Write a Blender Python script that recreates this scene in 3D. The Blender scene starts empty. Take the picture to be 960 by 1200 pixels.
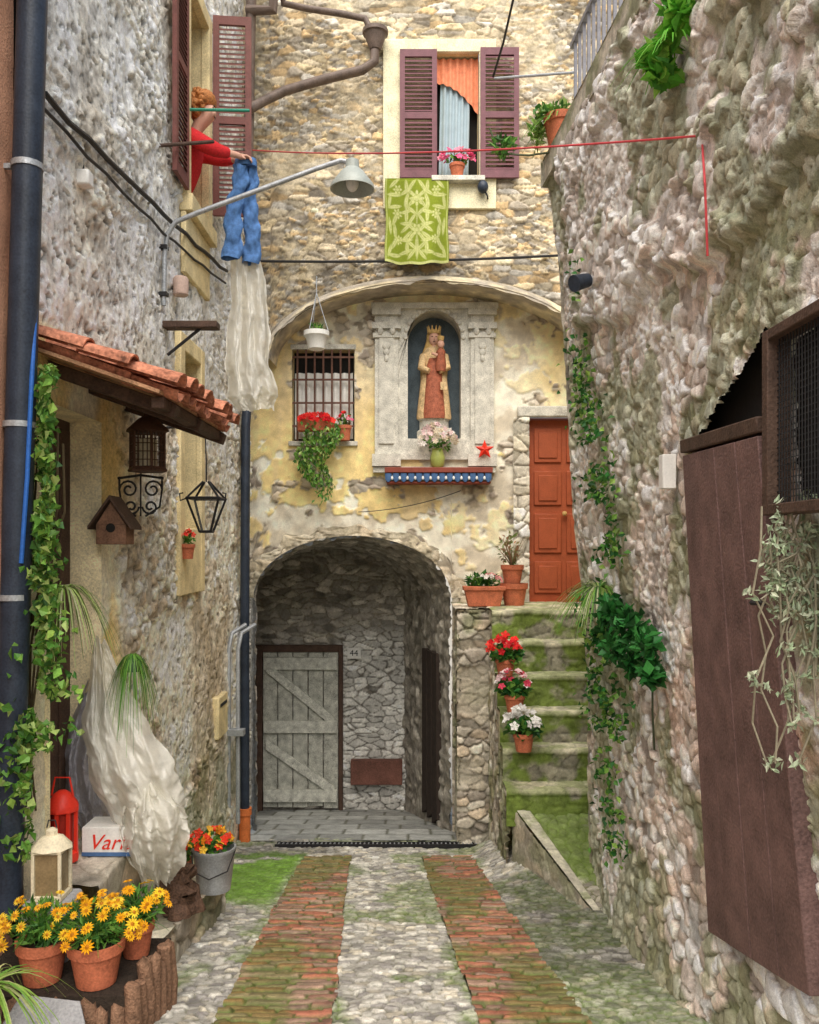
import bpy, math, random
import numpy as np
from mathutils import Vector
R = math.radians
random.seed(7)
scene = bpy.context.scene
COL = scene.collection
CZ, F, HY = 1.6, 1000.0, 640.0
def P(px, py, d): return Vector(((px-480)/F*d, d, CZ-(py-HY)/F*d))
def GZ(d): return .15-.19*d
V3 = Vector

# ---------------------------------------------------------------- noise
def h2(ix, iy, s):
    a = (ix.astype(np.int64)*374761393+iy.astype(np.int64)*668265263+int(s)*144269504) & 0xffffffff
    a = ((a ^ (a >> 13))*1274126177) & 0xffffffff
    a = a ^ (a >> 16)
    a = (a*1103515245) & 0xffffffff
    a = a ^ (a >> 13)
    return a/4294967296.0
def vn(x, y, s=0):
    xi = np.floor(x); yi = np.floor(y); fx = x-xi; fy = y-yi
    fx = fx*fx*(3-2*fx); fy = fy*fy*(3-2*fy)
    a = h2(xi, yi, s); b = h2(xi+1, yi, s); c = h2(xi, yi+1, s); d = h2(xi+1, yi+1, s)
    return (a+(b-a)*fx)*(1-fy)+(c+(d-c)*fx)*fy
def fbm(x, y, s=0, o=4):
    t = 0; a = .5; n = 0
    for i in range(o):
        t = t+a*vn(x*2**i, y*2**i, s+i*17); n += a; a *= .5
    return t/n
def voro(x, y, s=0, j=.85):
    xi = np.floor(x); yi = np.floor(y)
    f1 = np.full(x.shape, 9.0); f2 = f1.copy(); cx = np.zeros_like(f1); cy = np.zeros_like(f1)
    for dx in (-1, 0, 1):
        for dy in (-1, 0, 1):
            gx = xi+dx; gy = yi+dy
            d = np.hypot(gx+.5+j*(h2(gx, gy, s)-.5)-x, gy+.5+j*(h2(gx, gy, s+3)-.5)-y)
            m = d < f1
            f2 = np.where(m, f1, np.minimum(f2, d)); cx = np.where(m, gx, cx); cy = np.where(m, gy, cy)
            f1 = np.minimum(f1, d)
    return f1, f2, h2(cx, cy, s+5), h2(cx, cy, s+6)
def ss(a, b, x):
    t = np.clip((x-a)/(b-a), 0, 1); return t*t*(3-2*t)
def mix(a, b, t):
    a = np.asarray(a, float); b = np.asarray(b, float); return a+(b-a)*t[..., None]
def pal(c, r):
    c = np.array(c); return c[np.minimum((r*len(c)).astype(int), len(c)-1)]

# ---------------------------------------------------------------- materials
def mat(name, c, rough=.7, var=.2, sc=12, bump=.15, metal=0, vcol=False, spec=.3, alpha=1, trans=0, fine=90, dist=.01):
    m = bpy.data.materials.new(name); m.use_nodes = True
    nt = m.node_tree; nd = nt.nodes; L = nt.links; b = nd['Principled BSDF']
    b.inputs['Roughness'].default_value = rough; b.inputs['Metallic'].default_value = metal
    b.inputs['Specular IOR Level'].default_value = spec
    tc = nd.new('ShaderNodeTexCoord')
    n1 = nd.new('ShaderNodeTexNoise'); n1.inputs['Scale'].default_value = sc; n1.inputs['Detail'].default_value = 6
    n2 = nd.new('ShaderNodeTexNoise'); n2.inputs['Scale'].default_value = fine; n2.inputs['Detail'].default_value = 4
    L.new(tc.outputs['Object'], n1.inputs['Vector']); L.new(tc.outputs['Object'], n2.inputs['Vector'])
    ad = nd.new('ShaderNodeMath'); ad.operation = 'ADD'
    L.new(n1.outputs['Fac'], ad.inputs[0]); L.new(n2.outputs['Fac'], ad.inputs[1])
    mr = nd.new('ShaderNodeMapRange'); mr.inputs[1].default_value = .65; mr.inputs[2].default_value = 1.35
    mr.inputs[3].default_value = 1-var; mr.inputs[4].default_value = 1+var
    L.new(ad.outputs[0], mr.inputs[0])
    mx = nd.new('ShaderNodeVectorMath'); mx.operation = 'SCALE'
    if vcol:
        at = nd.new('ShaderNodeAttribute'); at.attribute_name = 'Col'; L.new(at.outputs['Color'], mx.inputs[0])
    else:
        mx.inputs[0].default_value = c[:3]
    L.new(mr.outputs[0], mx.inputs['Scale']); L.new(mx.outputs[0], b.inputs['Base Color'])
    if bump:
        bp = nd.new('ShaderNodeBump'); bp.inputs['Strength'].default_value = bump; bp.inputs['Distance'].default_value = dist
        L.new(ad.outputs[0], bp.inputs['Height']); L.new(bp.outputs[0], b.inputs['Normal'])
    out = nd['Material Output']; sh = b.outputs[0]
    if trans:
        tr = nd.new('ShaderNodeBsdfTranslucent'); L.new(mx.outputs[0], tr.inputs['Color'])
        ms = nd.new('ShaderNodeMixShader'); ms.inputs[0].default_value = trans
        L.new(sh, ms.inputs[1]); L.new(tr.outputs[0], ms.inputs[2]); sh = ms.outputs[0]
    if alpha < 1:
        tp = nd.new('ShaderNodeBsdfTransparent'); ms = nd.new('ShaderNodeMixShader'); ms.inputs[0].default_value = alpha
        L.new(tp.outputs[0], ms.inputs[1]); L.new(sh, ms.inputs[2]); sh = ms.outputs[0]
    L.new(sh, out.inputs['Surface'])
    return m
STONE = mat('stone_surface', (1,1,1), .92, .34, 34, .55, vcol=True, fine=170, dist=.011)
PLAST = mat('plaster_surface', (1,1,1), .9, .22, 9, .45, vcol=True, fine=120)
COBBLE = mat('cobble_surface', (1,1,1), .6, .34, 40, .5, vcol=True, spec=.4, fine=180)
LEAF = mat('leaf_surface', (1,1,1), .45, .25, 20, 0, vcol=True, trans=.3)
PETAL = mat('petal_surface', (1,1,1), .6, .12, 30, 0, vcol=True, trans=.25)
CLOTHV = mat('printed_cloth', (1,1,1), .95, .2, 60, .3, vcol=True, fine=400)
TERRA = mat('terracotta', (.50,.15,.075), .8, .4, 14, .25)
TILE = mat('roof_tile_clay', (.47,.19,.115), .88, .75, 9, .6, fine=45)
SOIL = mat('soil', (.035,.025,.018), 1, .4, 40, .8)
BLACK = mat('black_iron', (.025,.024,.025), .55, .3, 30, .2)
PIPE = mat('dark_painted_pipe', (.03,.04,.06), .42, .45, 8, .15)
PIPEB = mat('brown_painted_pipe', (.15,.11,.09), .55, .45, 12, .15)
GALV = mat('galvanised_steel', (.40,.42,.44), .45, .35, 12, .2, metal=.4)
BLUEH = mat('blue_hose', (.03,.14,.50), .5, .2)
PINK = mat('salmon_wall', (.58,.31,.20), .92, .3, 5, .5)
DARKW = mat('dark_wood', (.085,.05,.035), .75, .45, 12, .5)
WOODR = mat('brown_plank_wood', (.17,.10,.09), .7, .5, 7, .5)
GREYW = mat('weathered_grey_wood', (.48,.48,.42), .9, .6, 10, .8)
GREYB = mat('pale_weathered_wood', (.60,.60,.53), .9, .55, 12, .8)
REDD = mat('red_brown_door_paint', (.38,.09,.035), .5, .22, 8, .2)
SHUT = mat('plum_shutter_paint', (.17,.07,.085), .55, .3, 10, .2)
SHUTB = mat('brown_shutter_paint', (.18,.065,.055), .55, .3, 10, .2)
CREAM = mat('cream_paint', (.78,.64,.36), .88, .35, 7, .35)
WHITE = mat('white_paint', (.8,.79,.75), .6, .12, 10, .08)
NICHE = mat('grey_relief_stone', (.60,.58,.51), .9, .42, 10, .5)
NICHED = mat('dark_niche_paint', (.10,.13,.15), .9, .4, 8, .2)
DARK = mat('dark_interior', (.02,.018,.016), 1, .3, 5, 0)  # near-black base colour, shade painted into rooms and openings
BLUEC = mat('pale_blue_curtain', (.50,.62,.68), .9, .1, 10, .1, trans=.2)
ORANC = mat('orange_valance', (.72,.26,.14), .9, .25, 20, .1)
DENIM = mat('blue_denim', (.09,.20,.44), .95, .55, 22, .6, fine=300)
PLASTIC = mat('clear_plastic', (.90,.88,.80), .22, .1, 10, .15, spec=.7, alpha=.78, trans=.35)
PLASTIG = mat('grey_plastic', (.45,.45,.52), .3, .25, 10, .2, spec=.6, alpha=.8, trans=.3)
SKIN = mat('skin', (.66,.38,.28), .6, .06, 20, 0)
REDS = mat('red_knit', (.66,.03,.035), .95, .25, 60, .5, fine=250)
HAIR = mat('ginger_hair', (.46,.18,.055), .7, .55, 50, .6)
TROUS = mat('dark_trousers', (.04,.04,.05), .9, .1)
ROBE = mat('statue_rust_robe', (.36,.11,.06), .7, .5, 22, .3)
GOLD = mat('statue_gilt', (.58,.38,.14), .5, .35, 25, .2)
ROBEC = mat('statue_cream_robe', (.66,.47,.25), .7, .5, 22, .2)
REDP = mat('bright_red_plastic', (.75,.04,.02), .4, .1)
BLUET = mat('blue_trim', (.07,.15,.32), .7, .2)
ENAM = mat('lamp_enamel', (.36,.39,.36), .4, .2, 10, .05)
GREENR = mat('green_rod', (.04,.30,.20), .5, .15)
REDL = mat('red_cord', (.55,.06,.07), .6, .1)
GLASS = mat('dim_glass', (.20,.23,.22), .15, .2, 4, 0, spec=.6, alpha=.75)
CLEARG = mat('clear_lantern_glass', (.6,.62,.6), .1, .1, 4, 0, spec=.6, alpha=.10)
ROOT = mat('driftwood', (.10,.055,.035), .7, .7, 25, .8)
LOGM = mat('log_bark', (.23,.13,.08), .9, .55, 18, .9)
ORANP = mat('orange_clay_pipe', (.66,.18,.05), .7, .25)
SLAB = mat('grey_slab', (.33,.33,.34), .85, .3, 8, .5)
PALEY = mat('pale_lantern_paint', (.72,.64,.46), .7, .25)

# ---------------------------------------------------------------- object plumbing
def topof(p):
    while p.parent: p = p.parent
    return p
def tag(o, label=None, cat=None, group=None, kind=None):
    if label: o['label'] = label
    if cat: o['category'] = cat
    if group: o['group'] = group
    if kind: o['kind'] = kind
    return o
def root(name, loc, label, cat, group=None):
    o = bpy.data.objects.new(name, None); COL.objects.link(o); o.location = loc; o.empty_display_size = .1
    return tag(o, label, cat, group)
def finish(name, co, me_fn, m, parent):
    co = np.asarray(co, float).reshape(-1, 3)
    if parent: base = np.array(topof(parent).location)
    else: base = np.array([co[:,0].mean(), co[:,1].mean(), co[:,2].min()])
    me = me_fn(co-base); me.materials.append(m)
    o = bpy.data.objects.new(name, me); COL.objects.link(o)
    if parent: o.parent = parent
    else: o.location = base
    return o
def grid(name, Pts, colr, m, parent=None, keep=None):
    n, k = Pts.shape[:2]; idx = np.arange(n*k).reshape(n, k)
    q = np.stack([idx[:-1,:-1], idx[1:,:-1], idx[1:,1:], idx[:-1,1:]], -1)
    if keep is not None: q = q[keep[:-1,:-1] & keep[1:,:-1] & keep[1:,1:] & keep[:-1,1:]]
    q = q.reshape(-1, 4); used, inv = np.unique(q, return_inverse=True); q = inv.reshape(-1, 4)
    co = Pts.reshape(-1, 3)[used]
    cc = None
    if colr is not None: cc = np.clip(np.concatenate([np.minimum(colr.reshape(-1, 3)[used], .88), np.ones((len(used), 1))], 1), 0, 1)
    def mk(c):
        me = bpy.data.meshes.new(name); me.vertices.add(len(c)); me.vertices.foreach_set('co', c.ravel())
        me.loops.add(q.size); me.loops.foreach_set('vertex_index', q.ravel().astype(np.int32))
        me.polygons.add(len(q)); me.polygons.foreach_set('loop_start', (np.arange(len(q))*4).astype(np.int32))
        me.update(calc_edges=True); me.validate()
        me.polygons.foreach_set('use_smooth', np.ones(len(me.polygons), bool))
        if cc is not None:
            me.color_attributes.new('Col', 'FLOAT_COLOR', 'POINT').data.foreach_set('color', cc.ravel())
        return me
    return finish(name, co, mk, m, parent)

class MB:
    def __init__(s): s.v = []; s.f = []; s.c = []
    def add(s, vs, fs, c=None):
        o = len(s.v); s.v += [tuple(v) for v in vs]; s.f += [tuple(i+o for i in f) for f in fs]; s.c += [c]*len(fs); return s
    def hexa(s, p, c=None):
        return s.add(p, [(0,3,2,1),(4,5,6,7),(0,1,5,4),(1,2,6,5),(2,3,7,6),(3,0,4,7)], c)
    def box(s, a, b, c=None):
        x0,y0,z0 = a; x1,y1,z1 = b
        return s.hexa([(x0,y0,z0),(x1,y0,z0),(x1,y1,z0),(x0,y1,z0),(x0,y0,z1),(x1,y0,z1),(x1,y1,z1),(x0,y1,z1)], c)
    def lbox(s, o, u, v, n, a0, a1, b0, b1, c0, c1, c=None):
        o=V3(o); u=V3(u); v=V3(v); n=V3(n)
        g = lambda a,b,k: o+u*a+v*b+n*k
        return s.hexa([g(a0,b0,c0),g(a1,b0,c0),g(a1,b0,c1),g(a0,b0,c1),g(a0,b1,c0),g(a1,b1,c0),g(a1,b1,c1),g(a0,b1,c1)], c)
    def tube(s, pts, r, n=8, c=None, cap=True):
        pts = [V3(p) for p in pts]; k = len(pts)
        rs = r if isinstance(r, (list, tuple)) else [r]*k
        vs = []; prev = None
        for i, p in enumerate(pts):
            t = (pts[min(i+1,k-1)]-pts[max(i-1,0)]).normalized()
            a = t.orthogonal().normalized() if prev is None else (prev-t*prev.dot(t)).normalized()
            prev = a; b = t.cross(a)
            for j in range(n):
                w = 2*math.pi*j/n; vs.append(p+(a*math.cos(w)+b*math.sin(w))*rs[i])
        fs = [(i*n+j, i*n+(j+1)%n, (i+1)*n+(j+1)%n, (i+1)*n+j) for i in range(k-1) for j in range(n)]
        if cap: fs += [tuple(range(n))[::-1], tuple(range((k-1)*n, k*n))]
        return s.add(vs, fs, c)
    def lathe(s, prof, ctr, n=20, sx=1, sy=1, c=None):
        ctr = V3(ctr); vs = []; k = len(prof)
        for r, z in prof:
            for j in range(n):
                w = 2*math.pi*j/n; vs.append(ctr+V3((math.cos(w)*r*sx, math.sin(w)*r*sy, z)))
        fs = [(i*n+j, i*n+(j+1)%n, (i+1)*n+(j+1)%n, (i+1)*n+j) for i in range(k-1) for j in range(n)]
        fs += [tuple(range(n))[::-1], tuple(range((k-1)*n, k*n))]
        return s.add(vs, fs, c)
    def ell(s, ctr, r, n=14, m=9, c=None, nz=0):
        ctr = V3(ctr); vs = []
        for i in range(m+1):
            th = math.pi*i/m
            for j in range(n):
                w = 2*math.pi*j/n; q = 1+random.uniform(-nz, nz)
                vs.append(ctr+V3((math.sin(th)*math.cos(w)*r[0]*q, math.sin(th)*math.sin(w)*r[1]*q, -math.cos(th)*r[2]*q)))
        return s.add(vs, [(i*n+j, i*n+(j+1)%n, (i+1)*n+(j+1)%n, (i+1)*n+j) for i in range(m) for j in range(n)], c)
    def leaf(s, p, d, L, W, c, fold=.25):
        d = V3(d).normalized(); a = d.cross(V3((random.uniform(-1,1), random.uniform(-1,1), random.uniform(.2,1)))).normalized()
        n = a.cross(d); p = V3(p)
        return s.add([p-d*L*.5, p+a*W*.5+n*W*fold-d*L*.05, p+d*L*.5, p-a*W*.5+n*W*fold-d*L*.05], [(0,1,2),(0,2,3)], c)
    def build(s, name, m, parent=None, smooth=True, bevel=0, ang=40):
        fc = s.c; fs = s.f
        def mk(c):
            me = bpy.data.meshes.new(name); me.from_pydata(c.tolist(), [], fs); me.validate(); me.update()
            if any(x is not None for x in fc) and len(me.polygons) == len(fc):
                at = me.attributes.new('Col', 'FLOAT_COLOR', 'FACE')
                at.data.foreach_set('color', np.array([(x if x is not None else (.5,.5,.5))[:3]+(1.0,) for x in fc], float).ravel())
            if smooth:
                me.polygons.foreach_set('use_smooth', [True]*len(me.polygons)); me.set_sharp_from_angle(angle=R(ang))
            return me
        o = finish(name, s.v, mk, m, parent)
        if bevel:
            b = o.modifiers.new('Bevel', 'BEVEL'); b.width = bevel; b.segments = 2; b.limit_method = 'ANGLE'
        return o
def one(m, name, label, cat, mb, group=None, **k):
    return tag(mb.build(name, m, None, **k), label, cat, group)
def sag(p, q, s, n=14):
    p = V3(p); q = V3(q); return [p.lerp(q, i/n)-V3((0,0,s*4*(i/n)*(1-i/n))) for i in range(n+1)]
def jit(c, a=.3):
    k = 1+random.uniform(-a, a); return tuple(min(1, max(0, x*k)) for x in c)
def pick(cols, a=.3): return jit(random.choice(cols), a)
def rdir():
    while True:
        v = V3((random.uniform(-1,1), random.uniform(-1,1), random.uniform(-1,1)))
        if .05 < v.length < 1: return v.normalized()
GR = [(.08,.22,.035),(.12,.29,.045),(.05,.15,.03),(.17,.34,.06)]
GRD = [(.025,.12,.025),(.035,.17,.035),(.018,.08,.02)]
GRL = [(.26,.42,.08),(.36,.48,.15),(.16,.33,.06)]
def blob(mb, c, rad, n, L, W, cols, up=.3):
    c = V3(c)
    for _ in range(n):
        d = rdir(); r = random.random()**.45
        p = c+V3((d.x*rad[0], d.y*rad[1], d.z*rad[2]))*r
        mb.leaf(p, d*.8+rdir()*.7+V3((0,0,up)), L*random.uniform(.6,1.2), W*random.uniform(.7,1.2), pick(cols))
def blades(mb, c, n, L, w, cols, up=.9, droop=.9, spread=1, bias=(0,0,0), seg=6):
    c = V3(c)
    for _ in range(n):
        a = random.uniform(0, 2*math.pi); d = V3((math.cos(a)*spread, math.sin(a)*spread, up*random.uniform(.4,1.2)))+V3(bias)
        d.normalize(); l = L*random.uniform(.6,1.1); sd = d.cross(V3((0,0,1)))
        if sd.length < .05: sd = V3((1,0,0))
        sd.normalize(); vs = []
        for i in range(seg+1):
            t = i/seg; p = c+d*l*t-V3((0,0,droop*l*t*t)); ww = w*(1-t*.85)*.5; vs += [p-sd*ww, p+sd*ww]
        mb.add(vs, [(2*i,2*i+1,2*i+3,2*i+2) for i in range(seg)], pick(cols))
def flower(mb, p, n, s, c, k=5, cc=None):
    n = V3(n).normalized(); a = n.orthogonal().normalized(); b = n.cross(a); p = V3(p)
    for i in range(k):
        w = 2*math.pi*i/k; d = a*math.cos(w)+b*math.sin(w); e = n.cross(d)
        h = math.pi/k*.9
        mb.add([p, p+d*s*.6+e*s*math.tan(h)*.6+n*s*.15, p+d*s, p+d*s*.6-e*s*math.tan(h)*.6+n*s*.15], [(0,1,2,3)], jit(c,.15))
    if cc:
        q = p+n*s*.12
        mb.add([q+(a*math.cos(2*math.pi*i/6)+b*math.sin(2*math.pi*i/6))*s*.3 for i in range(6)]+[q+n*s*.2],
               [(i,(i+1)%6,6) for i in range(6)], cc)
def flowers(mb, c, rad, n, s, cols, face=(0,-.5,.7), k=5, cc=None):
    c = V3(c)
    for _ in range(n):
        d = rdir(); d.z = abs(d.z)*.9
        flower(mb, c+V3((d.x*rad[0], d.y*rad[1], d.z*rad[2])), V3(face)+rdir()*.7, s*random.uniform(.7,1.2), pick(cols,.15), k, cc)
def pot_prof(r, h):
    return [(r*.68,0),(r*.70,0),(r*.9,h*.74),(r*1.0,h*.76),(r*1.02,h),(r*.9,h),(r*.86,h*.8),(r*.6,h*.8)]
def potted(name, label, cat, base, r, h, fol=None, flo=None, group=None, m=None, extra=None):
    t = root(name, base, label, cat, group); base = V3(base)
    p = MB().lathe(pot_prof(r, h), base, 22).build('pot', m or TERRA, t)
    MB().lathe([(r*.88,h*.82),(r*.86,h*.86),(r*.02,h*.9)], base, 16).build('soil', SOIL, p)
    if fol:
        mb = MB()
        for (n, dc, rad, L, W, cols) in fol: blob(mb, base+V3((0,0,h))+V3(dc), rad, n, L, W, cols)
        if extra: extra(mb, base+V3((0,0,h*.85)))
        mb.build('foliage', LEAF, t, smooth=False)
    elif extra:
        mb = MB(); extra(mb, base+V3((0,0,h*.85))); mb.build('foliage', LEAF, t, smooth=False)
    if flo:
        mb = MB()
        for (n, dc, rad, s, cols) in flo: flowers(mb, base+V3((0,0,h))+V3(dc), rad, n, s, cols)
        mb.build('flowers', PETAL, t, smooth=False)
    return t
def text_mesh(s, size, o, u, v, n, name, m, parent, shear=0):
    cu = bpy.data.curves.new('lettering', 'FONT'); cu.body = s; cu.size = size; cu.align_x = 'CENTER'; cu.align_y = 'CENTER'; cu.extrude = .002; cu.shear = shear
    ob = bpy.data.objects.new('lettering', cu); COL.objects.link(ob)
    dg = bpy.context.evaluated_depsgraph_get(); me = bpy.data.meshes.new_from_object(ob.evaluated_get(dg))
    vs = [V3(o)+V3(u)*q.co.x+V3(v)*q.co.y+V3(n)*(q.co.z+.003) for q in me.vertices]; fs = [tuple(p.vertices) for p in me.polygons]
    bpy.data.objects.remove(ob); bpy.data.curves.remove(cu); bpy.data.meshes.remove(me)
    mb = MB(); mb.add(vs, fs); return mb.build(name, m, parent, smooth=False)
def skin_obj(name, nodes, edges, m, parent, lv=2):
    base = topof(parent).location
    me = bpy.data.meshes.new(name); me.from_pydata([tuple(V3(c)-base) for c, r in nodes], edges, [])
    o = bpy.data.objects.new(name, me); COL.objects.link(o); o.parent = parent; me.materials.append(m)
    sk = o.modifiers.new('Skin', 'SKIN'); sk.use_smooth_shade = True
    for i, (c, r) in enumerate(nodes): me.skin_vertices[0].data[i].radius = (r, r)
    me.skin_vertices[0].data[0].use_root = True
    sb = o.modifiers.new('Subsurf', 'SUBSURF'); sb.levels = lv; sb.render_levels = lv
    return o
def recess_x(mb, xf, xb, y0, y1, z0, z1):
    mb.add([(xf,y0,z0),(xf,y1,z0),(xf,y1,z1),(xf,y0,z1),(xb,y0,z0),(xb,y1,z0),(xb,y1,z1),(xb,y0,z1)], [(0,1,5,4),(1,2,6,5),(2,3,7,6),(3,0,4,7)])
def recess_y(mb, yf, yb, x0, x1, z0, z1):
    mb.add([(x0,yf,z0),(x1,yf,z0),(x1,yf,z1),(x0,yf,z1),(x0,yb,z0),(x1,yb,z0),(x1,yb,z1),(x0,yb,z1)], [(0,1,5,4),(1,2,6,5),(2,3,7,6),(3,0,4,7)])

# ---------------------------------------------------------------- surface styles: (height, colour)
def st_upper(U, V, s):
    wx = U+.10*(fbm(U*3, V*3, s+1)-.5); wy = V+.07*(fbm(U*3, V*3, s+2)-.5)
    f1, f2, r1, r2 = voro(wx/.19, wy/.07, s, 1.0); g1, g2, q1, q2 = voro(wx/.085, wy/.042, s+40, 1.0)
    big = ss(.45,.55, fbm(U*1.6, V*1.6, s+9)); e = np.where(big > .5, f2-f1, g2-g1); r1 = np.where(big > .5, r1, q1); r2 = np.where(big > .5, r2, q2)
    mo = ss(.54,.68, fbm(U*1.5+3, V*1.9, s+7))
    h = (.026*ss(.0,.13,e)*(.35+1.0*r2))*(1-.6*mo)+.05*(fbm(U*1.3, V*1.3, s+4)-.5)+.014*(fbm(U*17, V*20, s)-.5)
    c = pal([(.60,.49,.31),(.52,.45,.33),(.68,.57,.40),(.38,.33,.26),(.64,.46,.25),(.56,.52,.45)], r1)*(.55+.7*r2)[..., None]
    c = mix((.34,.28,.20), c, ss(.01,.11,e)); c = mix(c, (.62,.53,.37), .6*mo)
    c = mix(c, c*.68, ss(.5,.7,fbm(U*1.0,V*.5,s+23)))
    return h, c*(.55+1.0*fbm(U*12, V*14, s+3))[..., None]
def st_left(U, V, s):
    wx = U+.05*(fbm(U*5, V*5, s+1)-.5); wy = V+.05*(fbm(U*5, V*5, s+2)-.5)
    f1, f2, r1, r2 = voro(wx/.13, wy/.085, s, 1.0)
    e = f2-f1; low = ss(3.4, 1.6, V)
    exposed = ss(.50,.56, fbm(U*1.5, V*1.5, s+4)+.10*low-.03)
    n1 = vn(U*26, V*26, s+30); n2 = vn(U*52, V*52, s+31); n3 = fbm(U*7, V*7, s+6)
    pit = ss(.64,.74,n1*.6+n2*.4); grain = .6*n1+.4*n2
    h = .026*ss(0,.14,e)*(.3+r2)*exposed+.020*grain-.028*pit+.05*(fbm(U*1.1, V*1.1, s+5)-.5)+.035*(n3-.5)
    a = mix((.60,.59,.56),(.82,.80,.74),ss(.35,.6,n3)); b = pal([(.70,.58,.42),(.80,.71,.55),(.56,.46,.34),(.66,.60,.51),(.84,.79,.68)], r1)*(.65+.6*r2)[..., None]
    b = mix((.34,.29,.23), b, ss(.01,.10,e)); a = mix(a,(.80,.69,.51),.7*low)
    c = mix(a, b, exposed*(.35+.65*low)); c = mix(c, (.20,.19,.18), .85*pit)
    c = mix(c, (.88,.84,.75), .7*ss(.55,.61, fbm(U*2.6, V*2.6, s+12))*(1-pit))
    c = mix(c, c*np.array([.66,.61,.54]), ss(.5,.72,fbm(U*1.2,V*.5,s+22)))
    c = c*1.22*(.5+1.0*fbm(U*15, V*15, s+3, 3))[..., None]
    pl = ss(5.75,5.4,U+.3*(fbm(U*3,V*3,s+20)-.5))*ss(2.85,2.7,V); c = mix(c, mix((.86,.64,.26),(.88,.82,.64),ss(.42,.6,fbm(U*2,V*1.3,s+21)+.1*ss(2.0,1.2,V)))*(.8+.4*fbm(U*6,V*4,s+24))[...,None], pl*.92)
    c = mix(c, (.13,.16,.06), .55*ss(.2,-.7,V)*ss(.4,.6, fbm(U*3, V*3, s+13)))
    return h*(1-.7*pl), c
def st_plaster(U, V, s):
    n = fbm(U*1.7, V*1.7, s); n2 = fbm(U*6, V*6, s+1); n4 = fbm(U*16,V*16,s+11)
    peel = ss(.50,.53, n*.55+n2*.35+n4*.10+.15*ss(2.5,1.4,V)-.015); deep = ss(.57,.60, fbm(U*2.6, V*2.6, s+5)*.6+n2*.3+n4*.1+.11*ss(2.0,1.2,V)-.03)
    st = ss(1.35,.9, V+.25*(n2-.5))*ss(.35,.6,U+.1*(n2-.5)); deep = np.maximum(deep, st)
    f1, f2, r1, r2 = voro(U/.15, V/.1, s+3, .9); e = f2-f1
    sc = mix((.36,.31,.24), pal([(.56,.47,.35),(.46,.40,.31),(.66,.59,.49),(.38,.32,.26)], r1)*(.65+.55*r2)[..., None], ss(.02,.14,e))
    h = .018*(1-peel)+(-.010+.034*ss(0,.22,e)*(.4+r2))*deep+.03*(n-.5)+.010*n2
    y = mix((.88,.68,.31), (.88,.78,.52), ss(.35,.65, fbm(U*.9+4, V*.7, s+8)))
    y = mix(y, (.68,.54,.33), .6*ss(.48,.70, fbm(U*4.5, V*.8, s+9)))
    c = mix(y, mix((.84,.80,.67),(.64,.57,.45),ss(.45,.6,fbm(U*3,V*3,s+14))), peel); c = mix(c, sc, deep)
    return h, c*(.76+.52*fbm(U*14, V*14, s+4))[..., None]
def st_rub(U, V, s, su=.15, sv=.10, amp=.045, moss=.3, cols=None):
    wx = U+.10*(fbm(U*4, V*4, s+1)-.5); wy = V+.08*(fbm(U*4, V*4, s+2)-.5)
    f1, f2, r1, r2 = voro(wx/su, wy/sv, s, 1.0); e = f2-f1
    h = amp*ss(0,.16,e)*(.3+1.0*r2)+.05*(fbm(U*1.5, V*1.5, s+4)-.5)+.016*(fbm(U*20, V*20, s)-.5)
    c = pal(cols or [(.60,.53,.41),(.48,.43,.35),(.70,.64,.53),(.39,.34,.28),(.56,.46,.34)], r1)*(.55+.7*r2)[..., None]
    c = mix((.28,.245,.19), c, ss(.01,.10,e))
    c = mix(c, (.13,.17,.045), moss*ss(.45,.62, fbm(U*2.5, V*2.5, s+7)))
    return h, c*(.55+.95*fbm(U*12, V*12, s+3))[..., None]
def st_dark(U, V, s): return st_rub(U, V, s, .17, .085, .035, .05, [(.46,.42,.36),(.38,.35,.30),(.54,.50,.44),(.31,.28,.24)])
def st_vback(U, V, s):
    h, c = st_rub(U, V, s, .19, .08, .04, .02, [(.50,.46,.40),(.42,.39,.33),(.58,.54,.48),(.34,.31,.27)]); w = ss(-1.1,-.9,U)*ss(.6,.2,V)
    f1, f2, r1, r2 = voro((U+.10*(fbm(U*4, V*4, s+1)-.5))/.19, (V+.08*(fbm(U*4, V*4, s+2)-.5))/.08, s, 1.0); e = f2-f1
    p = mix((.22,.20,.17),(.88,.86,.80),ss(.02,.14,e))*(.55+.6*r1)[...,None]
    return h, mix(c, p*(.7+.6*fbm(U*14,V*14,s+9))[...,None], .9*w)
def st_step(U, V, s): return st_rub(U, V, s, .14, .10, .035, .6)
def st_pier(U, V, s):
    h, c = st_rub(U, V, s, .16, .10, .05, .55); m = ss(.48,.58,fbm(U*3,V*2.4,s+31)); return h*(1-.6*m), mix(c,(.58,.53,.42)*(.6+.8*fbm(U*12,V*12,s+32))[...,None]*np.ones(3) if False else mix((.40,.36,.28),(.66,.60,.48),fbm(U*10,V*10,s+32)),.7*m)
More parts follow.
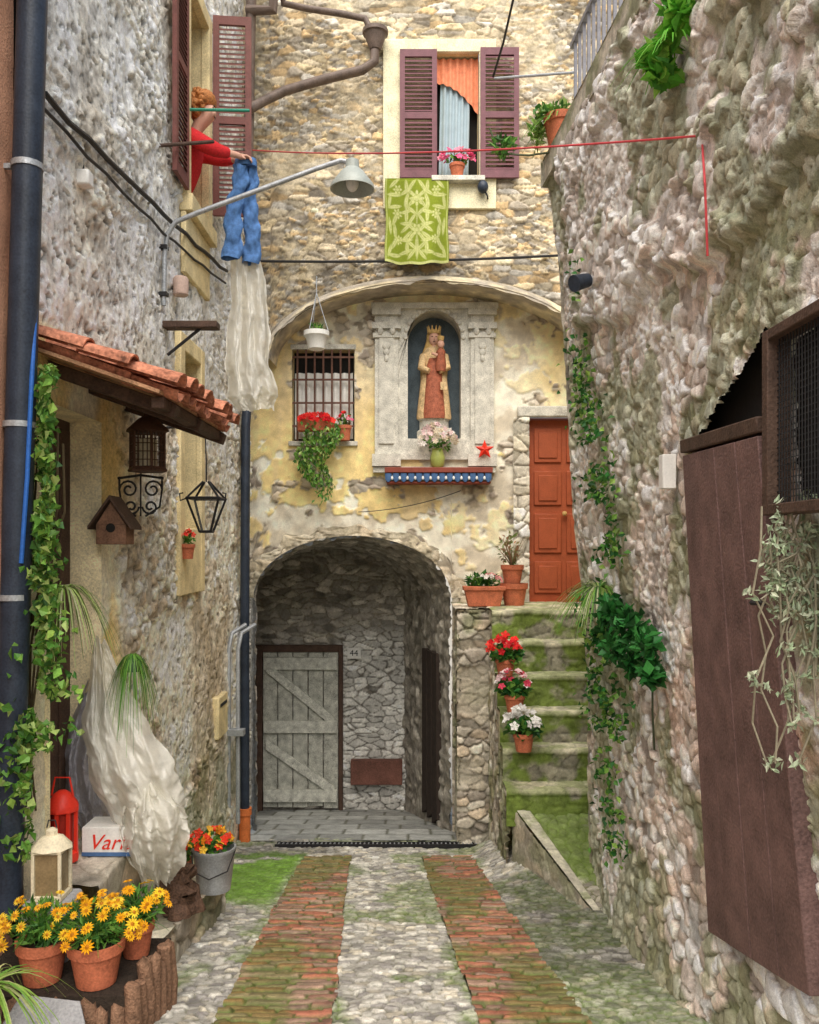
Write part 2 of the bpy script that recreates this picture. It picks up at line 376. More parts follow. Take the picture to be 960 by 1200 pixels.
def st_right(U, V, s):
    wx = U+.12*(fbm(U*2.5, V*2.5, s+1)-.5); wy = V+.12*(fbm(U*2.5, V*2.5, s+2)-.5)
    f1, f2, r1, r2 = voro(wx/.120, wy/.080, s, 1.0); g1, g2, q1, q2 = voro(wx/.062, wy/.045, s+30, 1.0)
    sm = ss(.50,.52, fbm(U*1.8, V*1.8, s+11)); e = np.where(sm > .5, g2-g1, f2-f1); r1 = np.where(sm > .5, q1, r1); r2 = np.where(sm > .5, q2, r2); f = np.where(sm > .5, g1, f1)
    pale = ss(.44,.54, fbm(U*1.3+9,V*1.3,s+21)); face = ss(.0,.11,e)
    h = np.where(sm > .5, .020, .036)*face*(.25+1.0*r2)*(1-.35*np.minimum(f,1))+.05*(fbm(U*1.1, V*1.1, s+4)-.5)+.016*(fbm(U*4, V*4, s+5)-.5)+.010*(fbm(U*18, V*20, s)-.5)
    lz_ = V-2.95+.30*(fbm(U*2.2, U*0+1, s+15)-.5)-.10*(U-4.5); ledge = ss(-.03,.04,lz_)*ss(6.5,6.0,U); h = h+.055*ledge+.03*ss(.55,.58,fbm(U*2,V*5,s+16))*ledge
    c = pal([(.66,.56,.49),(.55,.49,.44),(.82,.76,.69),(.42,.36,.32),(.72,.58,.49),(.62,.60,.58),(.86,.82,.76),(.50,.42,.36)], r1)*(.6+.65*r2)[..., None]
    jt = mix((.25,.21,.17),(.66,.61,.55),pale); jw = ss(.11,.02,e); c = c*(1-jw)[...,None]+jt*jw[...,None]
    c = mix(c, (.70,.69,.69), .25*ledge)
    c = mix(c, (.68,.40,.27), .45*ss(.47,.62, fbm(U*1.2+7, V*1.2, s+6))*ss(5.0,4.2,U)*ss(2.9,2.3,V))
    c = mix(c, (.86,.82,.76), .40*ss(.56,.61, fbm(U*2.6+1, V*2.6, s+8)))
    c = mix(c, (.13,.17,.05), .6*ss(.53,.60, fbm(U*2.8, V*2.8, s+9)+.22*ss(.2,-1,V)+.07*ss(5.6,6.4,U)))
    return h, c*1.25*(.6+.8*fbm(U*15, V*16, s+3))[..., None]
def panel(name, parent, m, style, pos, us, vs, hole=None, warp=None, seed=0):
    U, V = np.meshgrid(us, vs, indexing='ij')
    if warp: V = warp(U, V)
    h, c = style(U, V, seed)
    return grid(name, np.stack(pos(U, V, h), -1), c, m, parent, None if hole is None else ~hole(U, V))
AR = lambda a, b, s: np.linspace(a, b, int(abs(b-a)/s)+2)
inr = lambda U, V, a, b, c, d: (U > a) & (U < b) & (V > c) & (V < d)

# ================================================================ SETTING: ground
ys = np.array([-300,-6,0,3,6,9,12.6,13,300.]); xs = np.array([-300,-20,-3,0,3,20,300.])
X, Y = np.meshgrid(xs, ys, indexing='ij'); Zg = GZ(np.clip(Y,-6,12.6))-.12
tag(grid('ground', np.stack([X,Y,Zg],-1), np.ones(X.shape+(3,))*np.array([.35,.32,.27]), STONE), kind='structure')
def strip_x(d, l): 
    a = (np.clip(d,2,9)-3.92)/4.1
    return (-.90-.12*a, -.355-.205*a) if l else (.314-.194*a, .823-.219*a)
def gheight(X, Y): return .15-.19*Y+.2*ss(.55,1.15,X)*ss(6.2,7.7,Y)
X, Y = np.meshgrid(AR(-2.1,1.75,.0115), AR(2.4,9.35,.0125), indexing='ij')
f1,f2,r1,r2 = voro((X+.05*fbm(X*6,Y*6,2))/.066, (Y+.05*fbm(X*6,Y*6,3))/.052, 11, .95); e = f2-f1
h = .020*ss(0,.18,e)*(.4+.8*r2)+.04*(fbm(X*1.3,Y*1.3,5)-.5)+.008*(fbm(X*16,Y*16,6)-.5)
under = np.zeros_like(X)
for l in (True, False):
    a, b = strip_x(Y, l); under = np.maximum(under, ss(0,.03,X-a)*ss(0,.03,b-X))
h -= .05*under*ss(8.3,8.2,Y)
h -= .07*ss(8.82,8.85,Y)*ss(9.08,9.05,Y)*ss(-1.45,-1.42,X)*ss(.85,.82,X)
cc = pal([(.58,.56,.50),(.47,.45,.41),(.70,.67,.60),(.37,.35,.33),(.60,.55,.45)], r1)*(.6+.6*r2)[...,None]
edge = np.zeros_like(X)
for l in (True, False):
    a, b = strip_x(Y, l); edge = np.maximum(edge, np.maximum(ss(.16,.0,np.abs(X-a)), ss(.16,0,np.abs(X-b))))
mo = fbm(X*2.2,Y*2.2,21)
mleft = ss(-.95,-1.1,X)*ss(5.9,6.6,Y)*ss(8.7,8.2,Y)
ms = np.clip(.85*ss(.45,.56, mo+.09*edge+.10*ss(.75,1.2,X)+.22*mleft-.06), 0, 1)
cc = mix((.17,.165,.11), cc, ss(.02,.13,e)); cc = mix(cc, (.12,.19,.025), ms*(.5+.45*ss(.3,.05,e))); cc = mix(cc, (.16,.32,.03), .85*mleft*ss(.38,.5,mo+.05))
cc = mix(cc, cc*.6, ss(.5,.7,fbm(X*1.1,Y*.8,77)))
cc = cc*(.6+.85*fbm(X*14,Y*14,9))[...,None]
tag(grid('cobble_paving', np.stack([X,Y,gheight(X,Y)+h],-1), cc, COBBLE), kind='structure')
for l in (True, False):
    T, Y = np.meshgrid(np.linspace(0,1,64), AR(2.4,8.25,.010), indexing='ij')
    a, b = strip_x(Y, l); wob = .05*(fbm(Y*4,T*0,3)-.5); X = a+(b-a)*T+wob
    v = (Y+.03*(fbm(X*5,Y*3,4)-.5))/.06; row = np.floor(v); u = X/.21+.5*(row % 2)+.6*h2(row,row*0,3); ci = np.floor(u)
    fu = np.minimum(u-ci,1-(u-ci))*.21; fv = np.minimum(v-row,1-(v-row))*.06; e = np.minimum(fu,fv)+.008*(fbm(X*25,Y*25,13)-.5)
    k1 = h2(ci,row,7); k2 = h2(ci,row,8)
    h = .016*ss(0,.014,e)+.020*(k1-.5)+.04*(fbm(X*1.3,Y*1.3,5)-.5)+.008+.012*(fbm(X*20,Y*20,2)-.5)
    c = pal([(.40,.15,.09),(.36,.135,.085),(.43,.19,.125),(.27,.14,.10),(.36,.23,.17),(.30,.20,.15)], k2)*(.7+.5*k1)[...,None]
    mo = fbm(X*2.6,Y*1.6,31+l)
    bias = .08*ss(-.65,-.98,X) if l else .05*ss(.40,.2,X)+.05*ss(6.3,7.6,Y)
    ms = ss(.49,.62, mo+bias+.03*ss(6.5,7.6,Y)+.14*(fbm(X*12,Y*12,41)-.5))
    c = mix((.10,.10,.045), c, ss(.002,.012,e)); c = mix(c, (.115,.155,.03), .58*ms); c = mix(c,(.11,.15,.03),.5*ss(.012,.004,e))
    tag(grid('brick_strip', np.stack([X,Y,gheight(X,Y)+h],-1), c*(.55+.9*fbm(X*18,Y*18,6))[...,None], COBBLE), kind='structure')
X, Y = np.meshgrid(AR(-2.5,.9,.016), AR(9.2,12.3,.016), indexing='ij')
v = Y/.42; row = np.floor(v); u = X/.5+.5*(row%2)+.3*h2(row,row*0,2); ci = np.floor(u); e = np.minimum(np.minimum(u-ci,1-u+ci)*.5, np.minimum(v-row,1-v+row)*.42); k = h2(ci,row,4)
c = mix((.14,.14,.10), np.array([.40,.41,.39])*(.7+.6*k)[...,None], ss(0,.03,e))*(.6+.8*fbm(X*10,Y*10,6))[...,None]
tag(grid('flagstone_floor', np.stack([X,Y,GZ(Y)+.012+.012*ss(0,.02,e)+.02*(fbm(X*2,Y*2,8)-.5)],-1), c, COBBLE), kind='structure')

# ================================================================ SALMON HOUSE far left
t = root('salmon_house', (-2.2,3,GZ(3)-.2), 'salmon pink rendered house edge beyond the black drainpipe at far left', 'house')
panel('wall', t, PINK, lambda U,V,s:(.02*fbm(U*4,V*4,s), np.ones(U.shape+(3,))*.5), lambda U,V,h:(-1.98+h,U,V), AR(1.2,4.24,.05), AR(-1.5,8,.08))
MB().box((-5,1.2,-1.5),(-2.0,4.2,8)).build('house_body', PINK, t)

# ================================================================ LEFT STONE HOUSE
LH = root('stone_house', (-1.9,7,GZ(7)), 'grey roughcast stone house along the left with tiled porch roof and shuttered window', 'house')
XL = lambda y: -1.90+.015*(y-4.4)
lhole = lambda U,V: inr(U,V,4.5,5.25,-.2,2.36) | inr(U,V,7.15,7.75,4.5,6.3) | inr(U,V,6.95,7.5,1.75,3.2)
panel('wall', LH, STONE, st_left, lambda U,V,h:(XL(U)-.03+h,U,V), AR(4.26,9.75,.0150), AR(-2,8.3,.0150), lhole, seed=3)
sh = MB(); x0,x1,y0,y1,z0,z1 = -3.4,-2.12,4.28,9.75,-2,8.3
sh.add([(x0,y0,z0),(x1,y0,z0),(x1,y1,z0),(x0,y1,z0),(x0,y0,z1),(x1,y0,z1),(x1,y1,z1),(x0,y1,z1)], [(0,1,2,3),(4,5,6,7),(0,1,5,4),(2,3,7,6),(0,3,7,4)])
sh.box((-3.4,4.3,3.5),(-2.07,9.7,3.57)); sh.build('interior_shell', DARK, LH)
dw = MB(); recess_x(dw, -1.895, -2.10, 4.5, 5.25, -.2, 2.36); dr = dw.build('doorway', mat('cream_jamb_plaster',(.86,.74,.48),.9,.4,5,.5), LH, smooth=False)
d = MB(); d.box((-2.115,4.45,-.2),(-2.09,5.3,2.4))
for y in (4.53,4.71,4.89,5.07): d.box((-2.09,y,-.15),(-2.075,y+.15,2.3))
d.build('door', DARKW, dr, bevel=.004)
# upper left window
w = MB(); recess_x(w, -1.855, -2.06, 7.15, 7.75, 4.5, 6.3); wn = w.build('window', CREAM, LH, smooth=False)
fr = MB()
for a,b in (((-1.89,7.04,4.40),(-1.83,7.16,6.42)),((-1.89,7.74,4.40),(-1.815,7.86,6.42)),((-1.89,7.16,6.29),(-1.815,7.74,6.42)),((-1.89,7.0,4.36),(-1.78,7.9,4.50))): fr.box(a,b)
fr.build('window_frame', CREAM, wn, bevel=.006)
MB().box((-1.88,7.0,3.85),(-1.835,7.85,4.355)).build('apron_plaster', CREAM, wn, bevel=.01)
def shutter(parent, o, u, n, w, h, m, th=.035, name='shutter'):
    mb = MB(); z = V3((0,0,1)); s = .055
    mb.lbox(o,u,z,n,0,s,0,h,0,th); mb.lbox(o,u,z,n,w-s,w,0,h,0,th)
    for b0,b1 in ((0,.09),(h*.46,h*.46+.07),(h-.08,h)): mb.lbox(o,u,z,n,s,w-s,b0,b1,.002,th-.002)
    zz = .09
    while zz < h-.11:
        if not (h*.46-.03 < zz < h*.46+.07):
            g = lambda a,b,c: V3(o)+V3(u)*a+z*b+V3(n)*c
            mb.hexa([g(s,zz,th),g(w-s,zz,th),g(w-s,zz+.03,.004),g(s,zz+.03,.004),g(s,zz+.008,th),g(w-s,zz+.008,th),g(w-s,zz+.038,.004),g(s,zz+.038,.004)])
        zz += .045
    return mb.build(name, m, parent, smooth=False)
shutter(wn, (-1.84,6.62,4.52), (0,1,0), (1,0,0), .38, 1.95, SHUTB)
shutter(wn, (-1.82,7.92,4.66), V3((1,.1,0)).normalized(), V3((.1,-1,0)).normalized(), .35, 1.85, SHUTB)
# lower left window
w = MB(); recess_x(w, -1.86, -2.02, 6.95, 7.5, 1.75, 3.2); w2 = w.build('lower_window', CREAM, LH, smooth=False)
fr = MB()
for a,b in (((-1.88,6.82,1.2),(-1.825,6.955,3.33)),((-1.88,7.495,1.2),(-1.825,7.62,3.33)),((-1.88,6.955,3.19),(-1.825,7.495,3.33)),((-1.88,6.955,1.2),(-1.83,7.495,1.75))): fr.box(a,b)
fr.build('window_frame', CREAM, w2, bevel=.01)
MB().box((-2.03,6.9,1.7),(-2.01,7.55,3.25)).build('pane', GLASS, w2)
# porch roof
rf = MB()
def halft(mb, p0, p1, r0, r1, up, flip=1, th=.012, n=8):
    ax = V3((0,1,0)); vs = []
    for p, r in ((p0,r0),(p1,r1)):
        for rr in (r, r-th):
            for k in range(n+1):
                a = math.pi*k/n; vs.append(V3(p)+ax*math.cos(a)*rr+V3(up)*math.sin(a)*rr*flip)
    q = n+1; fs = []
    for k in range(n):
        fs += [(k,k+1,2*q+k+1,2*q+k),(q+k,q+k+1,3*q+k+1,3*q+k),(k,k+1,q+k+1,q+k),(2*q+k,2*q+k+1,3*q+k+1,3*q+k)]
    fs += [(0,q,3*q,2*q),(n,q+n,3*q+n,2*q+n)]
    mb.add(vs, fs)
sl = V3((.86,0,-.30)).normalized(); upn = V3((.33,0,.945)).normalized()
for i in range(9):
    y = 4.37+i*.178+random.uniform(-.02,.02); dz = random.uniform(-.012,.012)
    for k in range(3):
        a = V3((-1.96,y,2.69+dz))+sl*.255*k; a += V3((random.uniform(-.035,.035),random.uniform(-.02,.02),random.uniform(0,.014)))
        halft(rf, a+upn*.004, a+sl*.33+upn*.016+V3((0,random.uniform(-.015,.015),0)), .062, .080, (upn*.8+V3((0,random.uniform(-.08,.08),0))))
        if i < 8: halft(rf, a+V3((0,.089,-.012)), a+V3((0,.089,-.012))+sl*.31, .075, .066, upn*.8, -1)
pr = rf.build('porch_roof', TILE, LH)
b = MB(); b.lbox((-1.95,4.34,2.63), sl, (0,1,0), upn, 0,.72,0,1.50,-.015,.003); b.build('roof_board', mat('warm_plank_board',(.50,.28,.16),.85,.45,14,.4), pr)
for y in (4.55,5.10,5.72): MB().lbox((-1.95,y,2.62), sl, (0,1,0), upn, 0,.76,0,.075,-.09,-.018).build('rafter', DARKW, pr, bevel=.006)
MB().box((-1.34,4.42,2.315),(-1.27,5.86,2.375)).build('eaves_beam', DARKW, pr, bevel=.006)

# stone plinth along left wall
pl = root('stone_plinth', (-1.6,5.1,GZ(5.1)), 'low rough stone ledge at the foot of the left wall carrying the bucket', 'ledge')
def zt(y): return -.47-.14*(y-4.4)
panel('ledge_face', pl, STONE, lambda U,V,s: st_rub(U,V,s,.3,.2,.04,.4), lambda U,V,h:(-1.33+h,U,V), AR(4.15,6.0,.015), np.linspace(0,1,28), warp=lambda U,V: GZ(U)-.08+(zt(U)-GZ(U)+.08)*V, seed=14)
panel('ledge_top', pl, STONE, lambda U,V,s: st_rub(U,V,s,.4,.3,.025,.3), lambda U,V,h:(V,U,zt(U)+h-.02), AR(4.15,6.0,.016), AR(-1.95,-1.30,.016), seed=15)
panel('ledge_end', pl, STONE, lambda U,V,s: st_rub(U,V,s,.22,.13,.03,.2), lambda U,V,h:(U,4.15-h,V), AR(-1.95,-1.3,.02), AR(GZ(4.15)-.1,zt(4.15),.02), seed=16)
panel('ledge_back_end', pl, STONE, lambda U,V,s: st_rub(U,V,s,.22,.13,.03,.2), lambda U,V,h:(U,6.0+h,V), AR(-1.95,-1.3,.02), AR(GZ(6)-.1,zt(6),.02), seed=17)
panel('upper_ledge', pl, STONE, lambda U,V,s: st_rub(U,V,s,.3,.2,.02,.2), lambda U,V,h:(-1.60-np.clip(V,0,.4)+0*h,U,np.where(V<0,-.15+V,-.15)+h), AR(4.4,5.5,.02), AR(-.45,.36,.02), seed=18)

# ================================================================ BACK HOUSE
BH = root('chapel_house', (0,9.6,GZ(9.4)), 'tall stone and yellow plaster house closing the alley with wide arch, niche and vaulted passage', 'house')
xc, aa, zc, bb = .235, 1.767, 3.668, .8366
def archtop(X): return zc+bb*np.sqrt(np.clip(1-((X-xc)/aa)**2, 0, 1))
WX = (.30,.76,5.62,7.02)
panel('upper_wall', BH, STONE, st_upper, lambda U,V,h:(U,9.42-h,V), AR(-2.1,2.9,.0135), np.linspace(0,1,330), hole=lambda U,V: inr(U,V,*WX), warp=lambda U,V: archtop(U)+(8.4-archtop(U))*V, seed=60)
th = np.linspace(math.pi+.0,0,150)
def ringpanel(name, d0, d1, r0, r1, n, style, m, seed, ky=0):
    A, W = np.meshgrid(th, np.linspace(0,1,n), indexing='ij'); h,c = style(A*1.6, W*.5, seed)
    rr = r0+(r1-r0)*W*(.35+1.3*fbm(A*7,A*0,seed+2) if not ky else 1)+h*.5*ky; return grid(name, np.stack([xc+np.cos(A)*(aa+rr), d0+(d1-d0)*W-h*(1-ky)*.6, zc+np.sin(A)*(bb+rr)],-1), c, m, BH)
def st_pale(U,V,s):
    n = fbm(U*3,V*3,s); return .03*n, mix((.70,.61,.43),(.46,.41,.34),ss(.4,.6,n))*(.55+.9*fbm(U*15,V*15,s+2))[...,None]
ringpanel('arch_soffit', 9.36, 9.96, 0, 0, 30, st_pale, PLAST, 5, 1)
ringpanel('arch_rim', 9.385, 9.378, .065, 0, 10, st_pale, PLAST, 6)
# plaster wall
lx, la, lz, lb = -.66, 1.155, 1.0, .73
def lowarch(X): return lz+lb*np.sqrt(np.clip(1-((X-lx)/la)**2, 0, 1))
BW = (-1.356,-.643,2.82,3.877); RD = (1.386,2.23,.95,3.085)
ph = lambda U,V: inr(U,V,*BW) | (inr(U,V,-.015,.589,2.84,4.02) | (((U-.287)**2+(V-4.013)**2 < .30**2) & (V > 3.9))) | inr(U,V,*RD)
pp = lambda U,V,h:(U,9.92-h,V)
panel('plaster_wall', BH, PLAST, st_plaster, pp, AR(-2.1,.495,.0145), np.linspace(0,1,290), hole=ph, warp=lambda U,V: lowarch(U)+(4.9-lowarch(U))*V, seed=77)
panel('pier_wall', BH, PLAST, st_plaster, pp, AR(.495,2.9,.0145), AR(-1.95,4.9,.0145), hole=ph, seed=77)
tl = np.linspace(0, math.pi, 130); A, W = np.meshgrid(tl, np.linspace(0,1,16), indexing='ij'); h,c = st_rub(A*1.2, W*.2, 9, .13,.25,.035,.1)
ww = .14*(.3+1.4*fbm(A*5,A*0,19))
grid('low_arch_ring', np.stack([lx+np.cos(A)*(la+ww*W-.01), 9.905-h*.9+.016*W, lz+np.sin(A)*(lb+ww*W-.01)],-1), mix(c,(.70,.60,.42),.35*np.ones_like(h)), STONE, BH)
# vault
prof = [(1,-3.2)]+[(1,-3.2+.04*i) for i in range(1,80)]+[(math.cos(a),math.sin(a)) for a in np.linspace(0,math.pi,90)]+[(-1,-.04*i) for i in range(1,81)]
pa = np.array(prof); n = len(pa); W = np.linspace(0,1,110); S = np.concatenate([[0],np.cumsum(np.hypot(*np.diff(pa,axis=0).T))])
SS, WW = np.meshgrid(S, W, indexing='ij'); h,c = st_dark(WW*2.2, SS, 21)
cx = lx+(-1.155-lx)*WW; ax_ = la+(1.095-la)*WW; czz = lz-.2*WW; 
cu = pa[:,0][:,None]; sv = pa[:,1][:,None]
zz = np.where(sv > 0, czz+sv*(.73+.05*WW), czz+sv)
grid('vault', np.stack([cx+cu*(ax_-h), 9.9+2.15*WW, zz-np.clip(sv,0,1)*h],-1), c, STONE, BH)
panel('vault_back_wall', BH, STONE, st_vback, lambda U,V,h:(U,12.03-h,V), AR(-2.4,.2,.014), AR(-2.3,1.8,.014), seed=34)
d = MB()
for k_ in range(3):
    a0 = k_/3+.01; a1 = (k_+1)/3-.01; g = lambda a,o_: (.325-.17*a+o_, 10.28+.62*a)
    (xa,ya),(xb,yb) = g(a0,0),g(a1,0); (xc_,yc_),(xd_,yd_) = g(a1,.15),g(a0,.15)
    d.hexa([(xa,ya,-1.7),(xb,yb,-1.8),(xc_,yc_,-1.8),(xd_,yd_,-1.7),(xa,ya,.30),(xb,yb,.30),(xc_,yc_,.30),(xd_,yd_,.30)])
d.build('side_door', mat('opening_shade_wood',(.04,.028,.022),.85,.4,12,.4), BH, bevel=.006)  # near-black planks paint in the shade of the side opening
d = MB(); fx0,fx1,fz0,fz1 = -2.05,-.99,-2.07,.12
for i in range(5):
    a = fx0+i*.212; d.box((a+.006,11.90+random.uniform(0,.008),fz0+random.uniform(0,.05)),(a+.204,11.94,fz1))
vd = d.build('old_door', GREYW, BH, bevel=.004)
d = MB()
for z in (-.12,-1.0,-1.96): d.box((fx0+.02,11.855,z),(fx1-.02,11.90,z+.17))
for (za,zb) in ((.0,-.78),(-1.08,-1.74)):
    d.hexa([(fx0+.05,11.86,za-.15),(fx1-.05,11.86,zb-.15),(fx1-.05,11.899,zb-.15),(fx0+.05,11.899,za-.15),(fx0+.05,11.86,za),(fx1-.05,11.86,zb),(fx1-.05,11.899,zb),(fx0+.05,11.899,za)])
d.build('braces', GREYB, vd, bevel=.006)
d = MB(); d.box((fx0-.09,11.88,-2.1),(fx0,11.96,.22)); d.box((fx1,11.88,-2.1),(fx1+.06,11.96,.22)); d.box((fx0,11.88,.125),(fx1,11.96,.22)); d.build('door_frame', DARKW, vd, bevel=.005)
MB().box((-.82,11.85,-1.72),(-.10,11.98,-1.38)).build('low_hatch', mat('rusty_hatch',(.17,.075,.055),.8,.5,6,.4), BH, bevel=.01)
t = root('house_number_plate', P(415,766,11.9), 'small white house number plate beside the old grey door', 'sign')
MB().box((-.87,11.905,.03),(-.68,11.93,.18)).build('plate', WHITE, t, bevel=.003)
text_mesh('44', .12, (-.775,11.905,.105), (1,0,0), (0,0,1), (0,-1,0), 'digits', BLACK, t)
# barred window
w = MB(); recess_y(w, 9.90, 10.08, *BW); bw = w.build('barred_window', CREAM, BH, smooth=False)
MB().box((-1.4,10.07,2.78),(-.6,10.09,3.92)).build('pane', DARK, bw)  # near-black backing sheet, shade behind the bars put into its colour
X, Zz = np.meshgrid(AR(-1.34,-.66,.012), AR(2.85,3.62,.05), indexing='ij'); grid('curtain', np.stack([X,9.97+.02*np.sin(X*60),Zz],-1), None, WHITE, bw)
d = MB()
for x in np.linspace(-1.30,-.70,7): d.tube([(x,9.90,2.80),(x,9.90,3.90)], .012, 6)
for z in (2.98,3.25,3.52,3.78): d.box((-1.36,9.892,z),(-.64,9.904,z+.022))
d.build('bars', mat('rusty_bars',(.14,.07,.05),.7,.4), bw)
MB().box((-1.40,9.86,2.76),(-.60,9.99,2.815)).build('sill', NICHE, bw, bevel=.008)
MB().box((-1.38,9.885,3.88),(-.62,9.93,3.94)).build('lintel', NICHE, bw, bevel=.008)
# niche
def archpoly(r, z0, zcen, n=20): return [(.287-r,z0)]+[(.287-r*math.cos(math.pi*i/n), zcen+r*math.sin(math.pi*i/n)) for i in range(n+1)]+[(.287+r,z0)]
nf = MB(); inner = archpoly(.307,2.84,4.013); 
outer = [(-.20,2.84)]+[(-.20, 2.84+1.48*min(1,(i+.01)/7)) if i < 7 else ((-.20+.974*(i-7)/6, 4.36) if i <= 13 else (.774, 4.36-1.5*(i-13)/7)) for i in range(21)]+[(.774,2.84)]
vs = [(x,9.86,z) for x,z in inner]+[(x,9.86,z) for x,z in outer]+[(x,10.18,z) for x,z in inner]
k = len(inner)
nf.add(vs, [(i,i+1,k+i+1,k+i) for i in range(k-1)]+[(i,i+1,2*k+i+1,2*k+i) for i in range(k-1)])
for s0,s1 in ((-.40,-.13),(.704,.974)):
    nf.box((s0,9.83,2.60),(s1,9.91,4.26)); nf.box((s0+.05,9.81,2.78),(s1-.05,9.83,4.0))
    nf.box((s0-.03,9.79,2.52),(s1+.03,9.91,2.66)); nf.box((s0-.02,9.80,4.0),(s1+.02,9.91,4.05)); nf.box((s0-.03,9.785,4.10),(s1+.03,9.91,4.17)); nf.box((s0-.03,9.785,4.26),(s1+.03,9.91,4.33))
    for q in (-1,1): nf.ell(((s0+s1)/2+q*.07,9.80,4.07),(.035,.03,.045),8,6)
    for z in (3.90,3.83,3.76): nf.ell(((s0+s1)/2,9.805,z),(.05-.012*(3.9-z)/.07,.02,.04),8,6)
nf.box((-.44,9.80,4.335),(1.02,9.92,4.40)); nf.box((-.16,9.84,2.60),(.73,9.91,2.84)); nf.box((-.42,9.82,2.45),(.99,9.91,2.515))
for q in range(13):
    a = math.pi*q/12; nf.ell((.287-.335*math.cos(a),9.855,4.013+.335*math.sin(a)),(.03,.02,.03),8,5)
ns = nf.build('niche_surround', NICHE, BH, ang=30, bevel=.004)
MB().box((-.1,10.17,2.8),(.68,10.2,4.4)).build('niche_back', NICHED, ns)
MB().box((-.02,9.86,2.80),(.595,10.18,2.842)).build('niche_floor', NICHE, ns)
# red door
w = MB(); recess_y(w, 9.90, 10.06, *RD); rd = w.build('front_door', REDD, BH, smooth=False)
d = MB(); d.box((1.39,10.02,.95),(2.225,10.06,3.08)); lf = d.build('leaf', REDD, rd)
d = MB()
for x0 in (1.46,1.84):
    for z0,z1 in ((1.05,1.42),(1.52,1.98),(2.08,2.48),(2.58,2.98)):
        d.box((x0,9.995,z0),(x0+.32,10.02,z1)); d.box((x0+.05,9.98,z0+.05),(x0+.27,9.995,z1-.05))
d.build('panels', REDD, rd, bevel=.012)
MB().ell((1.81,9.96,1.98),(.03,.03,.03)).build('knob', GOLD, rd)
d = MB(); d.box((1.25,9.84,3.09),(2.35,9.93,3.22)); d.build('lintel', NICHE, rd, bevel=.02)
panel('stone_jamb', rd, STONE, lambda U,V,s: st_rub(U,V,s,.2,.12,.03,.1,[(.78,.72,.60),(.66,.60,.48),(.84,.78,.66)]), lambda U,V,h:(U,9.88-h,V), AR(1.20,1.385,.014), AR(.93,3.09,.014), seed=55)
# upper window
w = MB(); recess_y(w, 9.40, 9.62, *WX); uw = w.build('upper_window', CREAM, BH, smooth=False)
d = MB()
for a,b in (((-.29,9.35,5.30),(.295,9.41,7.16)),((.295,9.35,7.02),(.95,9.41,7.16)),((.295,9.35,5.30),(.95,9.41,5.60)),((.765,9.35,5.60),(.95,9.41,7.02))): d.box(a,b)
d.build('plaster_frame', mat('pale_yellow_plaster',(.78,.72,.50),.9,.35,6,.4), uw, bevel=.006)
MB().box((.24,9.25,5.57),(.82,9.42,5.625)).build('sill', NICHE, uw, bevel=.006)
MB().box((.28,9.60,5.6),(.78,9.62,7.05)).build('room_shade_panel', DARK, uw)  # flat near-black panel painting the unlit room behind the curtain
X, Zz = np.meshgrid(AR(.33,.66,.008), AR(5.66,6.8,.06), indexing='ij'); grid('curtain', np.stack([X+.02*(Zz-6),9.49+.018*np.sin(X*95),Zz],-1), None, BLUEC, uw)
X, T = np.meshgrid(AR(.30,.76,.008), np.linspace(0,1,12), indexing='ij'); lo = 6.72-.35*((X-.3)/.46)**2
grid('valance', np.stack([X,9.46+.014*np.sin(X*80)-.01*T,7.0+(lo-7.0)*T],-1), None, ORANC, uw)
shutter(uw, (-.105,9.335,5.62), (1,0,0), (0,-1,0), .405, 1.40, SHUT)
shutter(uw, (.775,9.335,5.62), (1,0,0), (0,-1,0), .42, 1.42, SHUT)

# ================================================================ RIGHT BUILDING
RH = root('terrace_house', (1.5,5,GZ(5)), 'rubble stone house on the right with plank door and railed roof terrace', 'house')
zf = [-2,-.78,-.12,.54,1.2,1.86,2.52,3.18,3.84,4.37,4.6]; xf = [1.4,1.4,1.386,1.386,1.35,1.27,1.24,1.2,1.155,1.09,1.06]
zm = [-2,-1,-.5,0,1,2,3,4.4,5]; xm = [1.1,1.2,1.36,1.40,1.36,1.33,1.30,1.26,1.25]
zn = [-2,-1,0,1,2,3,4.4,5]; xn = [1.4,1.4,1.40,1.28,1.22,1.27,1.3,1.3]
def XR(d, z):
    a = np.interp(z,zn,xn); b = np.interp(z,zm,xm); c = np.interp(z,zf,xf)
    t1 = np.clip((d-3)/1.2,0,1); t2 = np.clip((d-4.2)/2.4,0,1)
    return np.where(d < 4.2, a+(b-a)*t1, b+(c-b)*t2)
DD = np.linspace(2.4,6.6,400)
def RW(px, py, off=.05):
    Z_ = CZ-(py-HY)/F*DD; X_ = XR(DD,Z_)-off; i = int(np.argmin(np.abs(X_/DD*F+480-px))); return V3((float(X_[i]),float(DD[i]),float(Z_[i])))
us = np.concatenate([AR(1.0,2.5,.04)[:-1], AR(2.5,6.62,.0105)])
# corners of the plank door, set against the wall
TL,BL,TR,BR = V3((1.27,3.97,2.02)),V3((1.325,3.79,-.11)),V3((1.17,2.86,1.97)),V3((1.335,2.84,.10))
def rh(U,V):
    t_ = np.clip((U-2.85)/1.1,0,1); lo_ = .16-.22*t_
    door = (U > 2.92)&(U < 3.80)&(V > lo_+.04)&(V < 1.95)
    tri = (U > 2.98)&(U < 3.86)&(V >= 1.9)&(V < 2.06+.30*(3.86-U)/.88)
    return door | tri | inr(U,V,2.25,2.76,1.74,2.26)
panel('rubble_wall', RH, STONE, st_right, lambda U,V,h:(XR(U,V)+.025-h,U,V), us, AR(-1.6,4.42,.0105), rh, seed=101)
panel('end_wall', RH, STONE, st_rub, lambda U,V,h:(XR(U*0+6.62,V)+U,6.62+h,V), AR(0,1.2,.04), AR(-1.8,4.42,.04), seed=103)
